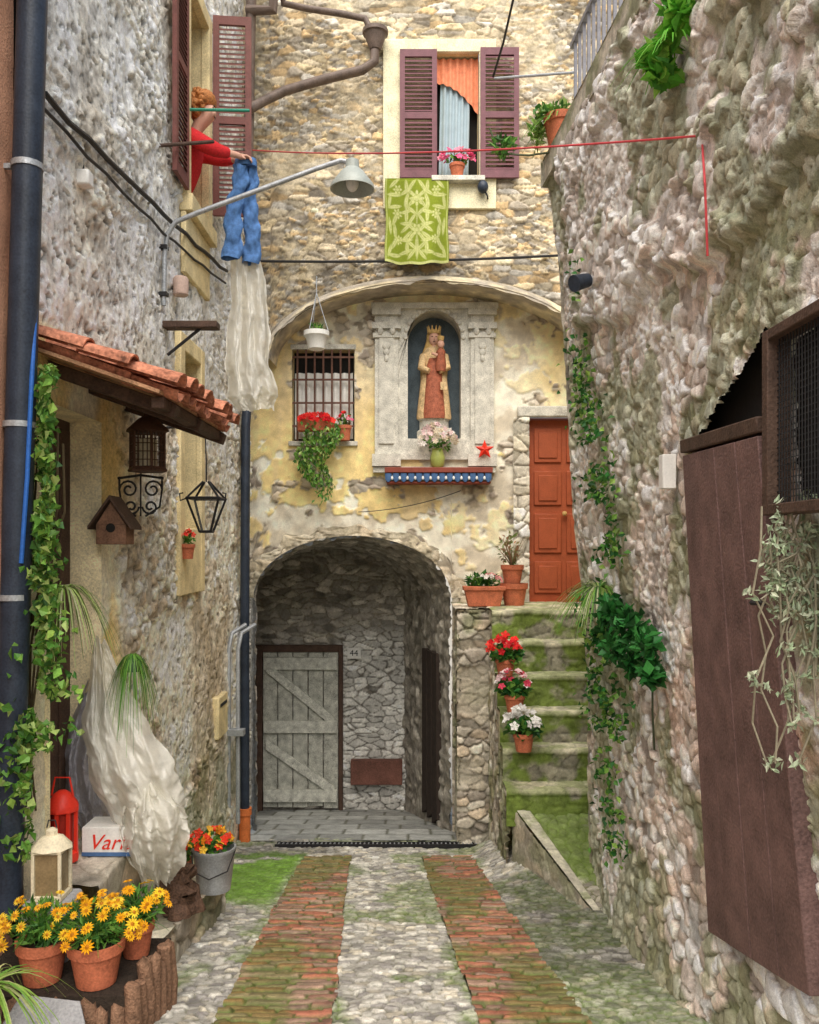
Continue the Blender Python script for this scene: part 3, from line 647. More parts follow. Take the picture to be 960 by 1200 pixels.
MB().box((1.72,1.0,-2),(5,6.6,4.40)).build('house_body', NICHE, RH)
MB().box((2.5,6.6,-2),(5,9.9,5.0)).build('side_light_blocker', CREAM, RH)  # unseen box added to stop light leaking in from the right
# coping & railing
cp = lambda y: float(XR(np.array(y),np.array(4.42)))-.06
def st_cop(U,V,s):
    n=fbm(U*4,V*4,s); return .03*(n-.5), mix((.52,.47,.38),(.25,.26,.14),.8*ss(.45,.62,n))*(.55+.9*fbm(U*18,V*18,s+1))[...,None]
panel('coping_face', RH, STONE, st_cop, lambda U,V,h:(XR(U,U*0+4.42)-.05-h,U,V), us, AR(4.38,4.58,.014), seed=110)
panel('coping_top', RH, STONE, st_cop, lambda U,V,h:(XR(U,U*0+4.42)-.055+V,U,4.58+h*.5), us, AR(0,.7,.03), seed=111)
panel('coping_under', RH, STONE, st_cop, lambda U,V,h:(XR(U,U*0+4.42)-.055+V,U,4.385+h*.3), us, AR(0,.2,.03), seed=112)
panel('coping_end', RH, STONE, st_cop, lambda U,V,h:(U,6.63+h*.3,V), AR(1.02,1.75,.03), AR(4.38,4.58,.03), seed=113)
rl = MB(); rx = lambda y: cp(y)+.17
for z,hh_ in ((4.66,.025),(5.30,.035)):
    for ya,yb in zip(np.linspace(2,6.35,8)[:-1],np.linspace(2,6.35,8)[1:]):
        rl.hexa([(rx(ya)-.018,ya,z),(rx(ya)+.018,ya,z),(rx(yb)+.018,yb,z),(rx(yb)-.018,yb,z),(rx(ya)-.018,ya,z+hh_),(rx(ya)+.018,ya,z+hh_),(rx(yb)+.018,yb,z+hh_),(rx(yb)-.018,yb,z+hh_)])
y = 2.0
while y < 6.36: rl.box((rx(y)-.011,y,4.57),(rx(y)+.011,y+.022,5.31)); y += .115
rl.build('railing', mat('grey_rail_paint',(.22,.22,.25),.5,.2), RH)
# plank door
nrm = (BL-TL).cross(TR-TL).normalized()
if nrm.x > 0: nrm = -nrm
d = MB(); bl = lambda u,v: TL.lerp(TR,u).lerp(BL.lerp(BR,u),v)
cuts = [0,.24,.50,.76,1]
for a,b in zip(cuts[:-1],cuts[1:]):
    a += .004; b -= .004; o = nrm*random.uniform(0,.008)
    p = [bl(a,1),bl(b,1),bl(b,0),bl(a,0)]
    d.hexa([q+o for q in p]+[q+o-nrm*.07 for q in p])
pd = d.build('plank_door', WOODR, RH, bevel=.004)
d = MB(); d.tube([bl(.97,.30)+nrm*.02, bl(.92,.30)+nrm*.045, bl(.88,.30)+nrm*.02], .009, 8); d.build('handle', BLACK, pd)
p = [bl(-.02,-.006),bl(1.0,-.006),bl(1.0,-.035),bl(-.02,-.035)]
MB().hexa([q+nrm*.005 for q in p]+[q-nrm*.10 for q in p]).build('lintel', DARKW, RH, bevel=.006)
MB().hexa([(1.36,2.9,1.85),(1.36,3.95,1.85),(1.38,3.95,1.85),(1.38,2.9,1.85),(1.36,2.9,2.5),(1.36,3.95,2.5),(1.38,3.95,2.5),(1.38,2.9,2.5)]).build('recess_shade_panel', DARK, RH)  # near-black panel, painted shade of the gap above the door
d = MB(); xw = 1.175
for a,b in (((2.20,1.70),(2.235,2.30)),((2.755,1.70),(2.80,2.30)),((2.235,1.70),(2.755,1.735)),((2.235,2.265),(2.755,2.30))): d.box((xw-.02,a[0],a[1]),(xw+.06,b[0],b[1]))
sw = d.build('mesh_window', DARKW, RH, bevel=.004)
d = MB()
for i in range(1,26): y=2.235+.52*i/26; d.tube([(xw+.01,y,1.735),(xw+.01,y,2.265)], .0022, 4)
for i in range(1,26): z=1.735+.53*i/26; d.tube([(xw+.013,2.235,z),(xw+.013,2.755,z)], .0022, 4)
d.build('wire_mesh', BLACK, sw); MB().box((1.30,2.15,1.65),(1.32,2.85,2.35)).build('pane', DARK, sw)  # the sheet behind the mesh is near black, painted shade of the opening

# ================================================================ STAIRS
ST = root('stone_staircase', (1.2,8,GZ(8)), 'mossy stone staircase climbing beside the right wall to the red door', 'stairs')
for i in range(6):
    df = 8.6-.25*i; z = .95-.289*i; last = i == 0
    pr_ = [(df,z-.31),(df,z-.05),(df-.018,z-.04),(df-.02,z-.008),(df-.008,z),(df+(1.32 if last else .27),z)]
    pts = []
    for (a,b),(c_,d_) in zip(pr_[:-1],pr_[1:]):
        k = max(1,int(math.hypot(c_-a,d_-b)/.016))
        pts += [(a+(c_-a)*j/k, b+(d_-b)*j/k) for j in range(k)]
    pts.append(pr_[-1]); pts = np.array(pts)
    U, J = np.meshgrid(AR(.83,1.85,.016), np.arange(len(pts)), indexing='ij'); Yp = pts[J,0]; Zp = pts[J,1]
    f1,f2,r1,r2 = voro((U+.04*fbm(U*6,Zp*6,3))/.17,(Yp*1.0+Zp*1.5)/.16,120+i,.95)
    nn = fbm(U*5,(Yp+Zp)*6,50+i); n2 = fbm(U*1.6,(Yp*2),70+i); e = ss(0,.12,f2-f1)
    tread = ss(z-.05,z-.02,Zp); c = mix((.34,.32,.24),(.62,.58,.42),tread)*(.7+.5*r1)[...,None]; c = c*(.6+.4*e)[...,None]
    c = mix(c,(.15,.22,.03), np.clip((.9-.4*tread)*ss(.36,.52,nn)+.3*ss(.98,.85,U),0,.92)); c = c*(.5+1.0*fbm(U*14,(Yp+Zp)*14,5))[...,None]
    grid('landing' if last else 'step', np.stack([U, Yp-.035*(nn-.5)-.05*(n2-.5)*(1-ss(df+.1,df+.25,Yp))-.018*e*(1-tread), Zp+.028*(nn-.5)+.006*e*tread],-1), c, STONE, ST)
def sttop(Y): return np.where(Y > 8.6, .93, .93-.289*np.ceil(np.clip((8.6-Y)/.25,0,5)))
panel('stair_side', ST, STONE, st_step, lambda U,V,h:(.87-h,U,V), AR(7.34,9.02,.014), np.linspace(0,1,130), warp=lambda U,V:-1.75+(sttop(U)+1.75)*V, seed=45)
panel('buttress_face', ST, STONE, st_pier, lambda U,V,h:(U,9.04-h,V), AR(.50,.90,.014), AR(-1.8,.93,.014), seed=46)
panel('buttress_side', ST, STONE, st_pier, lambda U,V,h:(.54-h,U,V), AR(9.0,9.95,.016), AR(-1.8,.93,.016), seed=47)
panel('buttress_top', ST, STONE, st_step, lambda U,V,h:(U,V,.93+h*.6), AR(.48,.9,.016), AR(8.98,9.95,.016), seed=48)
# ramp
T, W = np.meshgrid(np.linspace(0,1,110), np.linspace(0,1,70), indexing='ij')
Yr = 7.38-1.35*T; Xl = .90+.40*T; Xr_ = Xl+(1.62-Xl)*W; zr = -.70-.32*T
f1,f2,r1,r2 = voro(Xr_/.09,Yr/.08,88,.9); e=f2-f1; hh=.020*ss(0,.25,e)*(.4+r2)
c = mix((.18,.18,.08), pal([(.50,.45,.36),(.60,.55,.45),(.40,.36,.30)],r1)*(.7+.5*r2)[...,None], ss(.02,.16,e)); c = mix(c,(.14,.22,.03),.85*ss(.38,.52,fbm(Xr_*3,Yr*3,8))); edge_ = ss(.20,.16,W); c = mix(c,(.62,.58,.47),edge_*.85)
jn_ = ss(.0,.02,np.abs(((Yr*1.7)%1)-.5)); c = c*(1-.5*edge_*(1-jn_))[...,None]; c = mix(c,(.15,.21,.03),.45*edge_*ss(.5,.62,fbm(Xr_*5,Yr*5,18)))
grid('ramp', np.stack([Xr_,Yr,zr+hh*(1-edge_)+.045*edge_*(.8+.2*jn_)+.015*(fbm(Xr_*4,Yr*4,9)-.5)],-1), c*(.6+.8*fbm(Xr_*14,Yr*14,2))[...,None], STONE, ST)
T, W = np.meshgrid(np.linspace(0,1,110), np.linspace(0,1,24), indexing='ij'); Yr = 7.38-1.35*T; Xl=.90+.40*T; zt_=-.66-.32*T; Zr = GZ(Yr)-.1+(zt_-GZ(Yr)+.1)*W; h,c = st_step(Yr,Zr,90)
grid('kerb_face', np.stack([Xl-.006-h*.35,Yr,Zr],-1), mix(c,(.52,.48,.38),.35*np.ones_like(h)), STONE, ST)

# ================================================================ PIPES, CABLES, LAMP
t = root('drainpipe', P(8,1060,4.15), 'thick black drainpipe at the far left edge of the photo', 'drainpipe')
MB().tube([P(43,-250,4.13),P(38,0,4.15),P(22,560,4.15),P(8,1070,4.15)], .070, 14).build('pipe', PIPE, t)
for y in (195,498,700):
    q = P(38-30*y/980,y,4.15); d = MB(); d.tube([q-V3((0,0,.014)),q+V3((0,0,.014))], .076, 14); d.box((q.x-.2,q.y-.012,q.z-.012),(q.x-.06,q.y+.012,q.z+.012)); d.build('clamp', GALV, t)
one(BLUEH, 'hose', 'thin bright blue hose hanging along the black drainpipe', 'hose', MB().tube([P(47,200,4.2),P(45,300,4.18),P(38,430,4.12),P(32,560,4.1),P(25,660,4.1)], .011, 8))
t = root('drainpipe', P(287,960,9.2), 'slim dark drainpipe with orange clay foot in the far left corner', 'drainpipe')
MB().tube([P(290,470,9.3),P(288,500,9.2),P(287,700,9.2),P(287,950,9.2)], .05, 12).build('pipe', PIPE, t)
MB().lathe([(.06,-.44),(.062,-.05),(.075,-.04),(.075,.03),(.05,.03)], P(287,950,9.2), 14).build('clay_foot', ORANP, t)
t = root('galvanised_pipes', P(272,960,8.8), 'pair of grey galvanised service pipes left of the slim dark drainpipe', 'pipes')
for x in (268,279):
    MB().tube([P(x,965,8.75),P(x,760,8.75),P(x+4,742,8.8),P(x+20,732,8.95)], .022, 8).build('pipe', GALV, t)
d = MB(); d.box(P(262,862,8.7)-V3((0,.03,0)),P(286,855,8.7)+V3((0,.08,0))); d.build('clamp', GALV, t)
t = root('eaves_pipe', P(440,70,9.25), 'brown drainpipe zigzagging across the top left of the stone facade', 'drainpipe')
MB().tube([P(292,128,9.0),P(310,118,9.15),P(335,106,9.22),P(380,93,9.22),P(425,82,9.22),P(439,72,9.22),P(440,40,9.22)], .05, 12).build('pipe', PIPEB, t)
MB().tube([P(330,-20,9.0),P(332,4,9.1),P(360,10,9.2),P(400,16,9.2),P(428,22,9.2),P(437,40,9.2)], .036, 10).build('upper_pipe', PIPEB, t)
MB().lathe([(.06,-.06),(.085,0),(.12,.1),(.14,.11),(.14,.15),(.1,.15)], P(440,52,9.22), 14).build('hopper', PIPEB, t)
t = root('eaves_pipe', P(293,0,9.1), 'short brown downpipe in the upper corner behind the shutters', 'drainpipe')
MB().tube([P(296,-60,9.1),P(293,60,9.1),P(291,190,9.1)], .055, 10).build('pipe', PIPEB, t)
MB().tube([P(290,12,9.08),P(320,12,9.0),P(322,-30,9.0)], .055, 10).build('elbow', PIPEB, t)
for i,(a,b,sg,r,lab) in enumerate(((P(52,112,4.38),P(264,318,8.45),.03,.016,'upper thick black cable climbing across the left stone wall'),(P(50,128,4.36),P(262,332,8.4),.06,.010,'lower thin black cable climbing across the left stone wall'),(P(303,306,9.33),P(662,299,9.33),.03,.014,'black cable running level across the facade below the green cloth'))):
    pts = sag(a,b,sg)
    if i < 2: pts = [V3((XL(q.y)+.03,q.y,q.z+random.uniform(-.015,.015))) for q in pts]
    one(BLACK, 'cable', lab, 'cable', MB().tube(pts, r, 6))
one(BLACK, 'cable', 'thin dark wire hanging over the plaster below the niche shelf', 'cable', MB().tube(sag(P(420,600,9.84),P(540,575,9.84),.05), .005, 5))
one(BLACK, 'cable', 'thin black wire slanting up past the right plum shutter', 'cable', MB().tube([P(578,90,9.0),P(590,50,8.6),P(606,-20,8.2)], .012, 6))
one(GALV, 'metal_rod', 'pale metal rod reaching from the right plum shutter', 'rod', MB().tube([P(580,92,9.25),P(672,85,8.6)], .014, 8))
one(REDL, 'clothesline', 'long thin red clothesline stretched across the alley', 'clothesline', MB().tube(sag(P(296,176,7.55),RW(822,159,.03),.05,20)+[RW(826,215,.12),RW(829,300,.09)], .005, 6))
t = root('street_lamp', P(192,350,6.46), 'curved arm street lamp bracketed on the left wall with enamel shade', 'street lamp')
MB().tube([P(192,358,6.46),P(193,300,6.46),P(196,275,6.46),P(206,260,6.46),P(230,250,6.46),P(300,224,6.48),P(370,198,6.5),P(400,188,6.5),P(408,190,6.5)], .019, 10).build('arm', GALV, t)
MB().lathe([(.03,.10),(.05,.09),(.055,.03),(.09,.0),(.165,-.10),(.17,-.13),(.16,-.13),(.08,-.02)], P(413,202,6.5), 24).build('lamp_shade', ENAM, t)
MB().ell(P(413,214,6.5),(.05,.05,.07)).build('bulb', WHITE, t)
for y in (345,290): q = P(192,y,6.46); MB().box((-1.90,q.y-.03,q.z-.015),(q.x+.03,q.y+.03,q.z+.015)).build('bracket', BLACK, t)
t = root('wall_canister', P(209,335,6.75), 'small pinkish clay canister beside the street lamp bracket', 'canister')
MB().lathe([(.05,-.08),(.06,-.07),(.062,.05),(.05,.07),(.02,.08)], P(209,335,6.8)+V3((.02,0,0)), 14).build('body', mat('pink_clay',(.55,.40,.33),.8), t)
MB().box(P(209,335,6.8)-V3((.12,.015,.01)), P(209,335,6.8)+V3((0,.015,.01))).build('stem', BLACK, t)
q = P(98,210,4.95); t = root('junction_box', q, 'small white junction box under the cables on the left wall', 'box')
MB().box((q.x-.05,q.y-.045,q.z-.045),(q.x+.045,q.y+.045,q.z+.045)).build('case', WHITE, t, bevel=.012); MB().tube([q+V3((0,0,.045)),q+V3((-.02,.02,.3))], .006, 6).build('lead', BLACK, t)
t = root('wall_shelf', P(215,384,6.5), 'thin dark board jutting from the left wall below the street lamp', 'shelf')
q = P(180,384,6.6); MB().box((-1.9,6.5,q.z-.02),(-1.47,6.62,q.z+.03)).build('board', DARKW, t, bevel=.005); MB().tube([(-1.86,6.56,q.z-.22),(-1.6,6.56,q.z-.01)], .012, 6).build('strut', BLACK, t)
q = P(256,838,8.3); t = root('letter_box', q, 'narrow cream letter box low on the left wall', 'letter box')
MB().box((-1.9,q.y-.2,q.z-.2),(q.x+.05,q.y+.2,q.z+.2)).build('case', CREAM, t, bevel=.012); MB().box((q.x+.05,q.y-.14,q.z+.1),(q.x+.056,q.y+.14,q.z+.13)).build('slot', BLACK, t)
q = RW(776,553,.07); one(WHITE, 'wall_plate', 'small white upright plate fixed on the right rubble wall', 'plate', MB().box((q.x-.008,q.y-.035,q.z-.085),(q.x+.06,q.y+.035,q.z+.085)), bevel=.004)
q = RW(685,332,.10); t = root('floodlight', q, 'small dark floodlight high on the right wall corner', 'lamp')
MB().tube([q+V3((-.08,-.06,-.02)),q+V3((.02,0,.02))], [.055,.045], 12).build('head', PIPE, t); MB().tube([q,q+V3((.14,.02,.08))], .012, 6).build('bracket', BLACK, t)
q = P(566,219,9.28); t = root('wall_light', q, 'small dark round light fixed under the upper window', 'lamp')
MB().ell(q,(.06,.06,.07)).build('globe', PIPE, t); MB().tube([q,q+V3((.05,.0,-.1)),q+V3((.06,.08,-.1))], .01, 6).build('stem', BLACK, t)
z = GZ(8.95)+.025
t = root('drain_grate', (-.3,8.95,z), 'long narrow iron drain grate across the foot of the passage', 'drain')
d = MB(); sl_ = lambda y: z-.19*(y-8.95)
for ya,yb in ((8.86,8.885),(9.015,9.04)): d.hexa([(-1.40,ya,sl_(ya)-.05),(.80,ya,sl_(ya)-.05),(.80,yb,sl_(yb)-.05),(-1.40,yb,sl_(yb)-.05),(-1.40,ya,sl_(ya)+.012),(.80,ya,sl_(ya)+.012),(.80,yb,sl_(yb)+.012),(-1.40,yb,sl_(yb)+.012)])
d.build('frame', BLACK, t)
d = MB(); ya,yb = 8.885,9.015
for x in np.arange(-1.38,.79,.045): d.hexa([(x,ya,sl_(ya)-.03),(x+.014,ya,sl_(ya)-.03),(x+.014,yb,sl_(yb)-.03),(x,yb,sl_(yb)-.03),(x,ya,sl_(ya)+.008),(x+.014,ya,sl_(ya)+.008),(x+.014,yb,sl_(yb)+.008),(x,yb,sl_(yb)+.008)])
d.build('bars', GALV, t)
MB().hexa([(-1.40,8.86,sl_(8.86)-.09),(.80,8.86,sl_(8.86)-.09),(.80,9.04,sl_(9.04)-.09),(-1.40,9.04,sl_(9.04)-.09),(-1.40,8.86,sl_(8.86)-.035),(.80,8.86,sl_(8.86)-.035),(.80,9.04,sl_(9.04)-.035),(-1.40,9.04,sl_(9.04)-.035)]).build('channel', DARK, t)

# ================================================================ PERSON, LAUNDRY
pe = root('person', (-2.2,7.45,3.57), 'person in a red sweater leaning out of the left window holding jeans', 'person')
nodes = [((-2.14,7.45,4.52),.14),((-2.05,7.43,4.76),.125),((-1.94,7.39,4.99),.13),((-1.85,7.36,5.14),.07),((-1.81,7.34,5.21),.052),((-1.75,7.33,5.29),.078),((-1.735,7.33,5.40),.09),
 ((-1.85,7.24,5.08),.06),((-1.63,7.20,4.94),.042),((-1.48,7.31,4.95),.028),((-1.43,7.34,4.945),.028),
 ((-1.87,7.55,5.10),.06),((-1.66,7.56,5.02),.042),((-1.50,7.46,4.985),.028),((-1.45,7.44,4.975),.028),
 ((-2.16,7.36,4.40),.095),((-2.15,7.36,4.0),.065),((-2.22,7.36,3.64),.042),((-2.10,7.36,3.60),.038),
 ((-2.16,7.54,4.40),.095),((-2.15,7.54,4.0),.065),((-2.22,7.54,3.64),.042),((-2.10,7.54,3.60),.038),((-1.655,7.30,5.31),.014)]
edges = [(0,1),(1,2),(2,3),(3,4),(4,5),(5,6),(2,7),(7,8),(8,9),(9,10),(2,11),(11,12),(12,13),(13,14),(0,15),(15,16),(16,17),(17,18),(0,19),(19,20),(20,21),(21,22),(5,23)]
for (pi_, sgn) in ((10,1),(14,-1)):
    pc = V3(nodes[pi_][0])
    for j,(oy,l) in enumerate(((-.027,.055),(-.009,.062),(.009,.06),(.026,.048))):
        a = len(nodes); nodes += [(pc+V3((.03,oy,.004)),.0095),(pc+V3((.03+l*.6,oy,-.012)),.009),(pc+V3((.03+l*.7,oy,-.045)),.0075)]; edges += [(pi_,a),(a,a+1),(a+1,a+2)]
    a = len(nodes); nodes += [(pc+V3((.0,sgn*-.038,-.015)),.0095),(pc+V3((.03,sgn*-.045,-.035)),.008)]; edges += [(pi_,a),(a,a+1)]
skin_obj('body', nodes, edges, SKIN, pe)
sn = [((-2.12,7.45,4.58),.165),((-2.04,7.43,4.77),.165),((-1.93,7.39,5.0),.165),((-1.855,7.36,5.12),.11),((-1.83,7.35,5.16),.08),((-1.85,7.235,5.07),.09),((-1.74,7.21,5.0),.078),((-1.63,7.20,4.94),.066),((-1.57,7.25,4.945),.052),((-1.53,7.28,4.95),.05),((-1.87,7.56,5.09),.09),((-1.66,7.56,5.02),.062),((-1.54,7.48,4.99),.045)]
skin_obj('sweater', sn, [(0,1),(1,2),(2,3),(3,4),(2,5),(5,6),(6,7),(7,8),(8,9),(2,10),(10,11),(11,12)], REDS, pe)
skin_obj('trousers', [((-2.14,7.45,4.48),.155),((-2.16,7.35,4.38),.115),((-2.15,7.35,4.0),.085),((-2.22,7.36,3.68),.07),((-2.16,7.55,4.38),.115),((-2.15,7.55,4.0),.085),((-2.22,7.54,3.68),.07)], [(0,1),(1,2),(2,3),(0,4),(4,5),(5,6)], TROUS, pe)
d = MB(); d.ell((-1.765,7.335,5.425),(.105,.118,.085),18,12,nz=.06); d.ell((-1.82,7.335,5.35),(.075,.115,.105),16,10,nz=.06)
for _ in range(90):
    v = rdir()
    if v.x > .35 and v.z < .45: continue
    if v.z < -.75: continue
    d.ell(V3((-1.785,7.335,5.385))+V3((v.x*.105,v.y*.125,v.z*.115)), (random.uniform(.02,.035),random.uniform(.02,.035),random.uniform(.02,.035)), 7, 5, nz=.25)
d.build('hair', HAIR, pe, ang=80)
d = MB()
for s_ in (-1,1): d.ell((-1.667,7.32+s_*.03,5.358),(.008,.012,.008),8,6)
d.ell((-1.668,7.315,5.272),(.006,.022,.006),8,6); d.build('eyes_and_mouth', DARKW, pe)
one(GREENR, 'drying_rod', 'green drying rod reaching out from the left window above the person', 'rod', MB().tube([(-2.02,7.1,5.235),(-1.34,7.15,5.25)], .013, 8))
one(DARKW, 'drying_rod', 'dark wooden drying rod below the green rod on the left wall', 'rod', MB().tube([(-1.92,6.0,4.45),P(168,172,6.3),P(250,166,6.9)], .014, 8))
jn = root('jeans', (-1.42,7.4,4.0), 'blue denim jeans hanging from the hands at the left window', 'jeans')
for j_,(a,b,c_,rr) in enumerate(((P(282,194,7.38),P(275,245,7.38),P(270,303,7.36),.082),(P(293,194,7.44),P(294,250,7.44),P(295,309,7.44),.078))):
    A, T = np.meshgrid(np.linspace(0,2*math.pi,40), np.linspace(0,1,70), indexing='ij')
    def bez(t,k): return (1-t)**2*a[k]+2*t*(1-t)*b[k]+t*t*c_[k]
    wr = .022*(fbm(np.cos(A)*2+3,T*9+np.sin(A),200+j_)-.5)*2+.012*np.sin(T*26+np.cos(A)*3)*(.3+fbm(T*5,A*0,210))
    rx_ = rr*(.72+.35*T)+wr; ry_ = rr*(.42+.12*T)+wr
    grid('leg', np.stack([bez(T,0)+np.cos(A)*rx_+.012*np.sin(T*9+j_), bez(T,1)+np.sin(A)*ry_, bez(T,2)+.012*np.sin(A*2)],-1), None, DENIM, jn)
d = MB(); d.lathe([(.095,-.03),(.10,.0),(.09,.035),(.07,.035),(.07,-.02)], P(288,191,7.4), 16, 1, .55); d.build('waistband', DENIM, jn)
def drape(name, pts, m, parent=None, nw=70, amp=.03, fold=9, seed=0, depth=.5):
    pts = np.array([[*P(px,py,d_), hw*d_/1000] for px,py,d_,hw in pts]); k = len(pts); T = np.linspace(0,k-1,150)
    C = np.stack([np.interp(T,np.arange(k),pts[:,j]) for j in range(4)],-1); Uu = np.linspace(-1,1,nw)
    TT, UU = np.meshgrid(T,Uu,indexing='ij'); c0 = C[:,None,:]
    rdg = 1-2*np.abs(fbm(UU*2.2+TT*.25,TT*.7,seed+8)-.5)*2
    wr = amp*(np.sin(UU*fold+2.5*fbm(TT*.8,UU*1.5,seed))+2.6*(fbm(UU*3,TT*1.3,seed+1)-.5)+1.4*rdg+2.0*np.abs(fbm(UU*4,TT*1.6,seed+6)-.5))
    x = c0[...,0]+c0[...,3]*UU*(1+.4*(fbm(TT*1.4,UU,seed+3)-.5)); y = c0[...,1]-depth*c0[...,3]*(1-UU**2)-wr; z = c0[...,2]+.08*(fbm(UU*2.5,TT*.5,seed+2)-.5)
    return grid(name, np.stack([x+wr*.4,y,z],-1), None, m, parent)
tag(drape('plastic_sheet', [(284,290,7.55,14),(290,330,7.55,20),(292,380,7.55,24),(292,430,7.5,27),(296,465,7.5,30),(300,482,7.5,22)], PLASTIC, amp=.022, fold=10, seed=4), 'long pale translucent plastic sheet hanging below the jeans', 'plastic sheet')
tag(drape('plastic_sheet', [(116,748,5.15,6),(124,790,5.1,18),(134,840,5.0,36),(150,890,4.92,50),(166,935,4.9,52),(178,985,5.0,36),(186,1036,5.1,20)], PLASTIC, amp=.034, fold=9, seed=8, depth=.6), 'crumpled clear plastic wrap draped beside the doorway', 'plastic sheet')
tag(drape('plastic_sheet', [(110,795,5.3,8),(108,840,5.25,24),(104,880,5.2,32),(108,930,5.2,34),(114,965,5.2,26)], PLASTIG, amp=.035, fold=9, seed=12), 'greyish plastic bag bunched behind the clear wrap', 'plastic sheet')
tag(drape('plastic_sheet', [(170,915,4.9,12),(176,940,4.85,32),(182,970,4.85,42),(184,1005,4.9,30),(186,1030,4.95,14)], PLASTIC, amp=.045, fold=12, seed=22, depth=.9), 'crumpled white plastic bundle low on the clear wrap', 'plastic sheet')
# green printed cloth
U, V = np.meshgrid(np.linspace(-1,1,150), np.linspace(0,1,210), indexing='ij'); m_ = np.zeros_like(U); A_ = np.abs(U)
def petal(cx_,cy_,n_,r_):
    dx=(A_-cx_)*.36; dy=(V-cy_)*.9; rr=np.hypot(dx,dy); an=np.arctan2(dy,dx); return ss(.008,-.008, rr-r_*(.40+.60*np.abs(np.cos(an*n_/2))))*(1-.7*ss(.010,.0,np.abs(rr-r_*.4)))
def leafm(cx_,cy_,a,l,w):
    dx=(A_-cx_)*.36; dy=(V-cy_)*.9; u_=dx*math.cos(a)+dy*math.sin(a); v_=-dx*math.sin(a)+dy*math.cos(a); return ss(.008,-.008,np.abs(v_)-w*np.clip(1-(u_/l)**2,0,1))*(np.abs(u_)<l)*(1-.8*ss(.004,.0,np.abs(v_)))
for q in (petal(0,.24,8,.085),petal(.6,.14,6,.05),petal(.62,.42,7,.055),petal(0,.60,6,.065),petal(.58,.72,8,.05),
          *[leafm(.45+.25*math.cos(k*2.1),.06+.047*k,.9*math.sin(k*1.7)+.8,.085,.020) for k in range(19)],*[leafm(.16,.08+.1*k,-.7 if k%2 else .9,.085,.018) for k in range(9)],leafm(.85,.27,1.4,.1,.016),leafm(.86,.57,1.7,.1,.016),leafm(.84,.86,1.3,.08,.016),leafm(0,.42,1.57,.16,.008),leafm(0,.80,1.57,.14,.02)): m_=np.maximum(m_,q)
m_=np.maximum(m_*(.5+.7*fbm(U*30,V*40,3)), .5*ss(.93,.955,A_)*(A_<.98)); m_ = np.clip(np.maximum(m_, .8*ss(.965,.975,V)),0,1)
c = mix((.20,.25,.02),(.56,.57,.24),m_)*(.8+.4*fbm(U*3,V*4,9))[...,None]
yy = 9.26-.035*np.sin(U*4+1)*V-.022*np.cos(U*9+V*2)*V; yy = np.where(V<.03, 9.28, yy)
tag(grid('printed_cloth', np.stack([.08+.343*U*(1+.02*np.sin(V*9)), yy, 5.60-.93*V-.02*np.cos(U*3)*V],-1), c, CLOTHV), 'olive green cloth with pale flower print hanging below the upper window', 'cloth')

# ================================================================ NICHE STATUE
s_ = root('statue', (.287,10.0,2.842), 'crowned robed statue of a woman holding a child inside the wall niche', 'statue')
o = V3((.287,10.0,2.842))
MB().lathe([(.20,0),(.20,.10),(.17,.12),(.17,.22),(.19,.24)], o, 8, 1, .7).build('pedestal', NICHE, s_)
o2 = o+V3((0,0,.24))
MB().lathe([(.20,0),(.205,.03),(.185,.2),(.16,.42),(.135,.60),(.135,.68),(.14,.76),(.10,.83),(.045,.86)], o2, 22, 1, .65).build('mantle', ROBEC, s_)
MB().lathe([(.13,.0),(.135,.05),(.115,.25),(.095,.45),(.085,.62),(.06,.70)], o2+V3((.0,-.075,0)), 16, 1, .6).build('robe', ROBE, s_)
MB().lathe([(.155,.40),(.16,.6),(.155,.74),(.115,.85),(.09,.93),(.085,1.0),(.05,1.05)], o2+V3((0,.03,0)), 18, 1, .6).build('veil', GOLD, s_)
hd = MB().ell(o2+V3((0,-.02,.94)),(.062,.06,.085),16,12); hd.tube([o2+V3((0,-.01,.80)),o2+V3((0,-.01,.9))], .035, 10); hd.ell(o2+V3((0,-.083,.935)),(.009,.014,.02),8,6); hd.build('head', SKIN, s_)
d = MB(); 
for x in (-.023,.023): d.ell(o2+V3((x,-.076,.955)),(.009,.006,.006),8,6)
d.ell(o2+V3((0,-.075,.90)),(.016,.006,.005),8,6); d.build('face_paint', DARKW, s_)
d = MB()
for i in range(10):
    a=2*math.pi*i/10; q=o2+V3((math.cos(a)*.06,math.sin(a)*.055-.005,1.01)); d.tube([q,q+V3((math.cos(a)*.02,math.sin(a)*.02,.08))],[.018,.005],6)
d.lathe([(.062,1.0),(.066,1.0),(.068,1.04),(.062,1.04)], o2+V3((0,-.005,0)), 14); d.build('crown', GOLD, s_)
for s0 in (-1,1): MB().tube([o2+V3((s0*.12,-.02,.74)),o2+V3((s0*.15,-.09,.59)),o2+V3((-.06 if s0<0 else .06,-.14,.54))],[.05,.045,.032],10).build('sleeve', ROBEC, s_)
d = MB(); d.lathe([(.055,0),(.065,.05),(.05,.18),(.055,.23),(.02,.27)], o2+V3((.075,-.13,.54)), 14, 1, .8); cb = d.build('child', ROBE, s_)
d = MB(); d.ell(o2+V3((.075,-.14,.85)),(.042,.042,.052),12,9); d.tube([o2+V3((.03,-.16,.72)),o2+V3((-.03,-.18,.74))],[.02,.014],8); d.build('child_head', SKIN, cb)
MB().lathe([(.03,0),(.035,.0),(.042,.05),(.03,.05)], o2+V3((.075,-.14,.89)), 10).build('child_crown', GOLD, cb)
MB().box(o2+V3((.07,-.175,.32)),o2+V3((.14,-.16,.41))).build('scapular', ROBEC, s_)
t = root('wall_shelf', (.33,9.8,2.3), 'dark red shelf with blue and white scalloped trim below the niche', 'shelf')
MB().box((-.28,9.62,2.43),(.94,9.91,2.49)).build('board', mat('dark_red_board',(.24,.055,.035),.6), t, bevel=.006)
